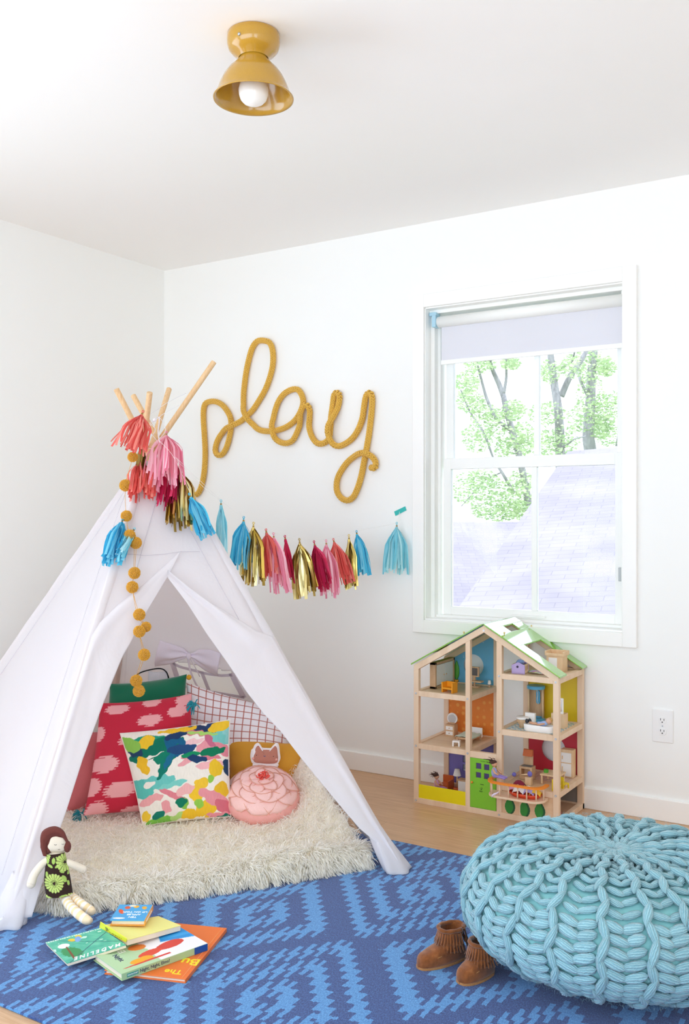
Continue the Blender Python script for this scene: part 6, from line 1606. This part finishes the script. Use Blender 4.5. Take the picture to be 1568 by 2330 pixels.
mb = MB(); mb.ell((2.168, -.255, F + .034), (.019, .010, .0105), roty(-.35)); mb.tube([(2.162, -.255, F + .034), (2.145, -.256, F + .033)], [.008, .007], 9); mb.build('shirt', fabric('cloth_9DB3DC', '9DB3DC', .9, 500, .08), t, smooth=True)
mb = MB(); mb.ell(a0 + vec(.003, .003, .003), (.011, .011, .011)); mb.build('hair', fabric('hair_C8A060', 'C8A060', .9, 300, .1), t, smooth=True)
for s in (-1, 1): mb = MB(); mb.ell((2.108 + s * .004, -.258 + s * .005, F + .038), (.007, .0045, .009)); mb.build('boot', paint('toy_black', '2A2A2E', .5), t, smooth=True)
x, y = 2.190, -.135; t = toy('toy_washstand', 'wooden toy washstand with a white framed mirror, dollhouse bathroom', 'toy furniture', x, y, F)
P_('cabinet', lw, t, (x - .030, x + .024, y - .018, y + .022, F, F + .056)); P_('basin', tbl, t, (x - .022, x - .002, y - .0195, y - .017, F + .026, F + .046)); mb = MB(); mb.tube(oval(0, 0, 0)[:2], .001, 3) if False else None
mf = P_('mirror_frame', wt, t, (x + .001, x + .020, y - .02, y - .014, F + .056, F + .118), bevel=.003); P_('mirror', Mat('toy_mirror2', rgb(235, 238, 240), .08, 1.0).m, mf, (x + .005, x + .014, y - .0212, y - .0198, F + .066, F + .110))
# kitchen (floor .1268)
F = .1270
x, y = 2.068, -.165; t = toy('toy_stove', 'wooden toy stove with an orange hood in the dollhouse kitchen', 'toy furniture', x, y, F)
P_('stove_body', tw, t, (x - .026, x - .018, y - .02, y + .02, F, F + .05), (x + .018, x + .026, y - .02, y + .02, F, F + .05), (x - .018, x + .018, y - .02, y + .02, F + .042, F + .05), (x - .018, x + .018, y - .02, y + .02, F, F + .012), (x - .018, x + .018, y + .01, y + .02, F, F + .05))
P_('hob', paint('toy_grey', '6E6A68', .5), t, (x - .02, x + .02, y - .016, y + .012, F + .05, F + .0515)); P_('chimney', tw, t, (x - .017, x + .017, y + .014, y + .02, F + .05, F + .112))
mb = MB(); mb.prism([(y - .004, F + .088), (y + .014, F + .088), (y + .014, F + .113), (y + .006, F + .113)], x - .019, x + .019, lambda v: np.column_stack((v[:, 2], v[:, 0], v[:, 1]))); mb.build('hood', dor, t, bevel=.001)
x, y = 2.195, -.055; t = toy('toy_fridge', 'wooden toy fridge with white doors in the dollhouse kitchen corner', 'toy furniture', x, y, F)
P_('cabinet', lw, t, (x - .026, x + .024, y - .015, y + .02, F, F + .110))
for z0, z1 in ((.006, .056), (.060, .098)): d_ = P_('door', wt, t, (x - .023, x + .018, y - .019, y - .015, F + z0, F + z1)); P_('handle', lw, d_, (x - .019, x - .015, y - .022, y - .019, F + z0 + .012, F + z1 - .012))
x, y = 2.172, -.165; t = toy('toy_table', 'pale wooden toy table between the fridge and the balcony', 'toy furniture', x, y, F); P_('table_top', lw, t, (x - .038, x + .038, y - .04, y + .04, F + .032, F + .038))
for sx_ in (-1, 1):
    for sy_ in (-1, 1): P_('leg', lw, t, (x + sx_ * .032 - .003, x + sx_ * .032 + .003, y + sy_ * .034 - .003, y + sy_ * .034 + .003, F, F + .032))
mb = MB(); mb.lathe([(0, .0), (.009, 0), (.0095, .012), (0, .012)], (2.148, -.175, F + .038), n=20); tag(mb.build('toy_pot', paint('toy_leaf', '4E9E2E'), smooth=False), 'small round green toy pot on the toy kitchen table', 'toy dish')
for k, (x, y, a_, lab) in enumerate(((2.222, -.262, .15, 'yellow toy chair at the front right post of the dollhouse kitchen'), (2.233, -.215, -.5, 'yellow toy chair behind the other one, turned to the fridge'))):
    t = toy('toy_chair', lab, 'toy furniture', x, y, F)
    for nm, b in (('backrest', (0, -.0145, F + .0225 , .030, .005, .045)), ('seat', (0, .001, F + .018, .029, .026, .005)), ('leg', (-.012, .012, F + .008, .005, .005, .016)), ('leg', (.012, .012, F + .008, .005, .005, .016))):
        mb = MB(); rb(mb, *b, x, y, a_); mb.build(nm, ylw, t, bevel=.0008)
x, y = 2.105, -.245; t = toy('toy_high_stool', 'wooden toy stool with a violet ball seat near the balcony', 'toy furniture', x, y, F)
vio = paint('toy_violet', '6F68B8', .45); mb = MB(); mb.cyl((x - .03, y, F + .034), (x, y, F + .040), .003); mb.build('arm', lw, t, smooth=True); mb = MB(); mb.ell((x + .004, y, F + .042), (.010, .006, .011)); mb.build('violet_disc', vio, t, smooth=True); P_('base', lw, t, (x - .012, x + .012, y - .01, y + .01, F, F + .03))
mb = MB(); mb.ell((2.052, -.262, F + .036), .0085); tag(mb.build('toy_ball', vio, smooth=True), 'violet toy ball beside the sitting doll on the balcony', 'toy ball')
# balcony load
minidoll('toy doll with brown hair in a blue top sitting on the orange balcony rail', 2.003, -.340, .160, '4F352B', '9FA6CF', '9A86C8', (1, -.05), sc_=1.1)
Zb = .106
x, y = 2.128, -.342; t = toy('toy_boat_dish', 'oval orange-red toy dish on the balcony filled with doll clothes', 'toy dish', x, y, Zb)
rings = [[(x + ax_ * math.cos(a), y + ay_ * math.sin(a), Zb + z_) for a in np.linspace(0, 2 * PI, 40, endpoint=False)] for ax_, ay_, z_ in ((.045, .018, .0), (.062, .028, .010), (.066, .031, .018), (.063, .028, .018), (.05, .02, .006), (.001, .001, .004))]
V = sum(rings, []); Fc = [(i * 40 + j, i * 40 + (j + 1) % 40, (i + 1) * 40 + (j + 1) % 40, (i + 1) * 40 + j) for i in range(5) for j in range(40)] + [tuple(range(39, -1, -1))]
mb = MB(); mb.add(V, Fc); mb.build('dish', paint('toy_vermilion', 'DE4A22', .4), t, smooth=True)
cl = [(2.085, -.335, 'E3A9C6', 'pink doll dress heaped at the left end of the toy dish'), (2.108, -.350, 'EFEDEA', 'white doll skirt with a dark band in the toy dish'), (2.098, -.325, '7A1F34', 'dark red doll jacket hanging over the balcony rail'), (2.135, -.330, 'F1ECE2', 'cream doll cloth with a leaf print in the toy dish'), (2.147, -.348, 'B3A6D8', 'lilac doll shirt in the toy dish'), (2.172, -.345, 'F0C444', 'yellow doll cloth at the right end of the toy dish')]
for k, (x, y, hx, lab) in enumerate(cl):
    f = vnoise(80 + k, 6, 7); G = np.zeros((16, 16, 3))
    for i in range(16):
        for j in range(16):
            u_, v_ = i / 15 * 2 - 1, j / 15 * 2 - 1; e = max(0, 1 - .5 * (u_ * u_ + v_ * v_)); G[i, j] = (x + .022 * u_ + .003 * f(u_, v_), y + .015 * v_ + .003 * f(v_, u_), Zb + .014 + .026 * e + .006 * f(u_ * 2, v_ * 2) + (.016 if hx == '7A1F34' else 0))
    mb = MB(); mb.grid(G); tag(mb.build('doll_garment', fabric('cloth_' + hx, hx, .9, 400, .1), smooth=True, solid=.0012), lab, 'doll clothes', 'doll clothes on the dollhouse balcony')
p0 = ony(*zm(930, 1690, 7.127)(1345, 870), -.385); p1 = ony(*zm(930, 1690, 7.127)(1470, 790), -.370)
G = np.array([[lerp(p0, p1, i / 6) + vec(0, 0, (.0055 - .003 * i / 6) * s + .001 * math.sin(i)) for s in (-1, 1)] for i in range(7)]); mb = MB(); mb.grid(G); tag(mb.build('doll_ribbon', fabric('cloth_E6D9EE', 'E6D9EE', .9, 400, .05), smooth=True, solid=.0012), 'pale lilac doll ribbon poking out of the balcony rail, left', 'doll clothes')
x, y, F = 2.205, -.21, .0178; t = toy('toy_figure', 'small dark red toy figure lying in the lowest right compartment', 'toy', x, y, F)
mb = MB(); mb.ell((x, y, F + .010), (.018, .012, .010)); mb.build('body', paint('toy_brick', 'A63A22', .5), t, smooth=True); mb = MB(); mb.ell((x + .002, y - .016, F + .018), .008); mb.build('head', paint('toy_skin', 'D9A583'), t, smooth=True)
# ================================================================ outside the window
GZ = -3.2
shm = Mat('roof_shingles', rough=.95, spec=.1)
b2 = shm.node('ShaderNodeTexBrick'); b2.inputs['Scale'].default_value = 1.0; b2.inputs['Brick Width'].default_value = .24; b2.inputs['Row Height'].default_value = .10; b2.inputs['Mortar Size'].default_value = .004
b2.inputs['Color1'].default_value = rgb(161, 152, 159); b2.inputs['Color2'].default_value = rgb(154, 145, 152); b2.inputs['Mortar'].default_value = rgb(134, 126, 133)
at = shm.node('ShaderNodeAttribute'); at.attribute_name = 'roofuv'; shm.link(at.outputs['Vector'], b2.inputs['Vector'])
shm.color(shm.mix(.35, b2.outputs['Color'], shm.ramp(shm.noise(1.2, 3), [(.4, rgb(146, 138, 145)), (.62, rgb(182, 172, 178))])))
def roofslab(name, parent, pts, th=.12):
    """pts: eave-left, eave-right, ridge-right, ridge-left (world)"""
    P = [np.array(p, float) for p in pts]; n = unit(np.cross(P[1] - P[0], P[3] - P[0])); 
    if n[2] < 0: n = -n
    mb = MB(); V = P + [p - n * th for p in P]; mb.add(V, [(0, 1, 2, 3), (7, 6, 5, 4), (0, 4, 5, 1), (1, 5, 6, 2), (2, 6, 7, 3), (3, 7, 4, 0)])
    o = mb.build(name, shm.m, parent); ex = unit(P[1] - P[0]); ey = np.cross(n, ex); a = o.data.attributes.new('roofuv', 'FLOAT_VECTOR', 'POINT')
    a.data.foreach_set('vector', np.array([(np.dot(v - P[0], ex), np.dot(v - P[0], ey), 0) for v in V]).ravel()); return o
# neighbour house with a steep hip roof seen right of the lower sash
D0 = 7.0
h1 = ond(1020, 1416, 5.6); h2 = ond(1292, 1027, 9.5); h3 = ond(1560, 1000, 9.5); h0 = ond(1560, 1640, 4.6); h0b = ond(1020, 1640, 4.6)
nb1 = thing('neighbour_house', 'neighbouring house with a steep grey shingle roof filling the right lower panes', 'house', (float(h2[0]), float(h2[1]), GZ))
hl = ond(905, 1580, 6.4); hr_ = vec(*(hl + vec(EX, -EY * .55, 0) * 3.2)); hr_ = ond(1700, 1580, 5.6); h2 = ond(1292, 1027, 12.0)
nn_ = np.cross(hr_ - hl, h2 - hl); h3 = onp(1600, 1000, hl, nn_)
roofslab('roof', nb1, [hl, hr_, h3, h2])
wallh = paint('house_siding', 'D8D5D0', .8)
mb = MB(); c = [hl, hr_]; q = ond(1700, 1000, 14.); mb.add([vec(hl[0], hl[1] + .6, GZ), vec(c[1][0], c[1][1] + .6, GZ), vec(h3[0], h3[1], GZ), vec(h2[0], h2[1], GZ), vec(hl[0], hl[1] + .6, hl[2] - .12), vec(c[1][0], c[1][1] + .6, c[1][2] - .12), vec(h3[0], h3[1], hl[2] - .2), vec(h2[0], h2[1], hl[2] - .2)], [(0, 1, 5, 4), (1, 2, 6, 5), (2, 3, 7, 6), (3, 0, 4, 7), (4, 5, 6, 7)]); mb.build('house_wall', wallh, nb1)
nb2 = thing('neighbour_house', 'lower house farther off with a level roof ridge behind the left lower pane', 'house', tuple(ond(1110, 1600, 13)[:2]) + (GZ,))
ea, eb, rc_, rd = ond(930, 1480, 13.5), ond(1330, 1480, 13.5), ond(1330, 1187, 17.5), ond(930, 1187, 17.5)
roofslab('roof', nb2, [ea, eb, rc_, rd])
mb = MB(); mb.add([vec(ea[0], ea[1] + .5, GZ), vec(eb[0], eb[1] + .5, GZ), vec(rc_[0], rc_[1], GZ), vec(rd[0], rd[1], GZ), vec(ea[0], ea[1] + .5, ea[2] - .1), vec(eb[0], eb[1] + .5, eb[2] - .1), vec(rc_[0], rc_[1], ea[2] - .1), vec(rd[0], rd[1], ea[2] - .1)], [(0, 1, 5, 4), (1, 2, 6, 5), (2, 3, 7, 6), (3, 0, 4, 7), (4, 5, 6, 7)]); mb.build('house_wall', wallh, nb2)
mb = MB(); mb.bx(-30, 30, .6, 60, GZ - .2, GZ); gr_ = mb.build('lawn', fabric('lawn_green', '7E9A5A', .95, 3, .2)); gr_['kind'] = 'structure'; gr_.name = 'ground'
# trees
bark = Mat('hazed_grey_bark', rough=.95); bark.color(bark.ramp(bark.noise(5, 4, (3, 3, .6)), [(.3, rgb(122, 118, 118)), (.7, rgb(165, 160, 160))]))  # bark lightened so its colour carries the washed-out haze outside
leafm = Mat('hazed_leaves', rough=.6); leafm.color(leafm.attr()); leafm.translucent(.5, leafm.attr())
def tree(label, dep, trunks, blobs, seed, nleaf):
    rs = np.random.RandomState(seed); b0 = ond(trunks[0][0][0], trunks[0][0][1], dep); o = thing('tree', label, 'tree', (float(b0[0]), float(b0[1]), GZ), 'trees outside the window')
    mb = MB()
    for k, tr in enumerate(trunks):
        P = [ond(u, v, dep + rs.uniform(-.4, .4) * (i > 0)) for i, (u, v, w) in enumerate(tr)]; R = [w / 2 * dep / FPX for _, _, w in tr]
        if k == 0: P = [vec(P[0][0], P[0][1], GZ)] + P; R = [R[0] * 1.4] + R
        S = spline(P, 30); t = np.linspace(0, 1, 30); L = np.concatenate(([0], np.cumsum(np.linalg.norm(np.diff(np.array(P), axis=0), axis=1)))); R = np.interp(t * L[-1], L, R)
        mb.tube(S, R, 10)
    mb.build('trunk', bark.m, o, smooth=True)
    V = []; C = []; s_ = dep / FPX
    for i in range(nleaf):
        u, v, ru, rv = blobs[rs.randint(len(blobs))]; a = rs.uniform(0, 2 * PI); q = rs.rand() ** .6
        cu, cv = u + 1.25 * ru * q * math.cos(a), v + 1.25 * rv * q * math.sin(a); cdep = dep + rs.uniform(-1.2, 1.2); c = ond(cu, cv, cdep); r_ = s_ * rs.uniform(2.2, 6.0)
        R_ = frame(rs.normal(0, 1, 3)); 
        for p in ((-1, 0), (-.3, -.55), (1, 0), (-.3, .55)): V.append(c + R_ @ vec(p[0] * r_, p[1] * r_, 0))
        g = srgba(('B3C892', 'C6D6A2', 'A6BC8C', 'D6E0B8')[rs.randint(4)]) * rs.uniform(.7, 1.0); g[3] = 1; C += [g] * 4  # pale greens with outdoor haze and glare mixed into the leaf colour
    mb = MB(); mb.add(np.array(V), [(4 * i, 4 * i + 1, 4 * i + 2, 4 * i + 3) for i in range(len(V) // 4)], np.array(C)); f = mb.build('foliage', leafm.m, o, colattr=True); f['kind'] = 'stuff'
wz = lambda x, y, w=0: (920 + x / 2.648, 600 + y / 2.648, w / 2.648)
tree('grey forked tree with a thick trunk, behind the right upper panes', 23, [[wz(950, 1500, 70), wz(940, 1150, 62), wz(930, 900, 52), wz(900, 700, 46), wz(880, 540, 40), wz(860, 350, 30)], [wz(945, 800, 40), wz(1000, 680, 36), wz(1080, 560, 28), wz(1150, 400, 20)], [wz(900, 640, 22), wz(1000, 600, 14), wz(1030, 520, 10)], [wz(950, 1120, 16), wz(1020, 1060, 12), wz(1090, 1040, 8)]],
     [(920 + x / 2.648, 600 + y / 2.648, r / 2.648, r2 / 2.648) for x, y, r, r2 in ((860, 900, 90, 60), (850, 1080, 70, 80), (1010, 620, 60, 60), (960, 1060, 80, 70), (880, 650, 50, 60))], 1, 1900)
tree('tree with a leafy upright trunk at the right edge of the window', 27, [[wz(1130, 1300, 80), wz(1110, 1050, 72), wz(1120, 850, 60), wz(1130, 650, 56), wz(1150, 450, 40)], [wz(1110, 800, 24), wz(1060, 700, 18), wz(1050, 620, 14)], [wz(1280, 1100, 20), wz(1310, 950, 16)]],
     [(920 + x / 2.648, 600 + y / 2.648, r / 2.648, r2 / 2.648) for x, y, r, r2 in ((1110, 600, 80, 90), (1120, 800, 70, 120), (1080, 920, 80, 80), (1230, 1000, 90, 80), (1240, 850, 80, 70), (1220, 620, 50, 50), (1180, 980, 60, 60))], 2, 3200)
tree('slender tree with three leaning stems behind the left panes', 20, [[wz(760, 1650, 52), wz(740, 1400, 44), wz(690, 1150, 40), wz(620, 900, 36), wz(590, 770, 34), wz(540, 660, 28), wz(510, 560, 22), wz(480, 400, 16)], [wz(600, 780, 20), wz(615, 680, 16), wz(610, 560, 14), wz(580, 430, 10)], [wz(640, 1000, 26), wz(560, 940, 22), wz(500, 820, 20), wz(460, 680, 16), wz(430, 560, 12)], [wz(660, 1380, 22), wz(590, 1260, 18), wz(540, 1180, 14), wz(480, 1020, 14), wz(400, 900, 12), wz(340, 760, 8)], [wz(590, 1255, 10), wz(480, 1310, 9), wz(400, 1400, 8), wz(345, 1460, 6)]],
     [(920 + x / 2.648, 600 + y / 2.648, r / 2.648, r2 / 2.648) for x, y, r, r2 in ((460, 600, 80, 50), (380, 720, 60, 60), (400, 830, 70, 60), (500, 920, 80, 60), (440, 1050, 80, 70), (600, 1000, 90, 80), (640, 1120, 80, 60), (720, 1050, 60, 80), (380, 1350, 80, 80), (500, 1420, 100, 80), (620, 1400, 90, 90), (700, 1350, 70, 90), (560, 1500, 120, 40), (700, 1480, 60, 50), (660, 880, 60, 50), (470, 1300, 80, 50), (640, 600, 50, 30))], 3, 7500)
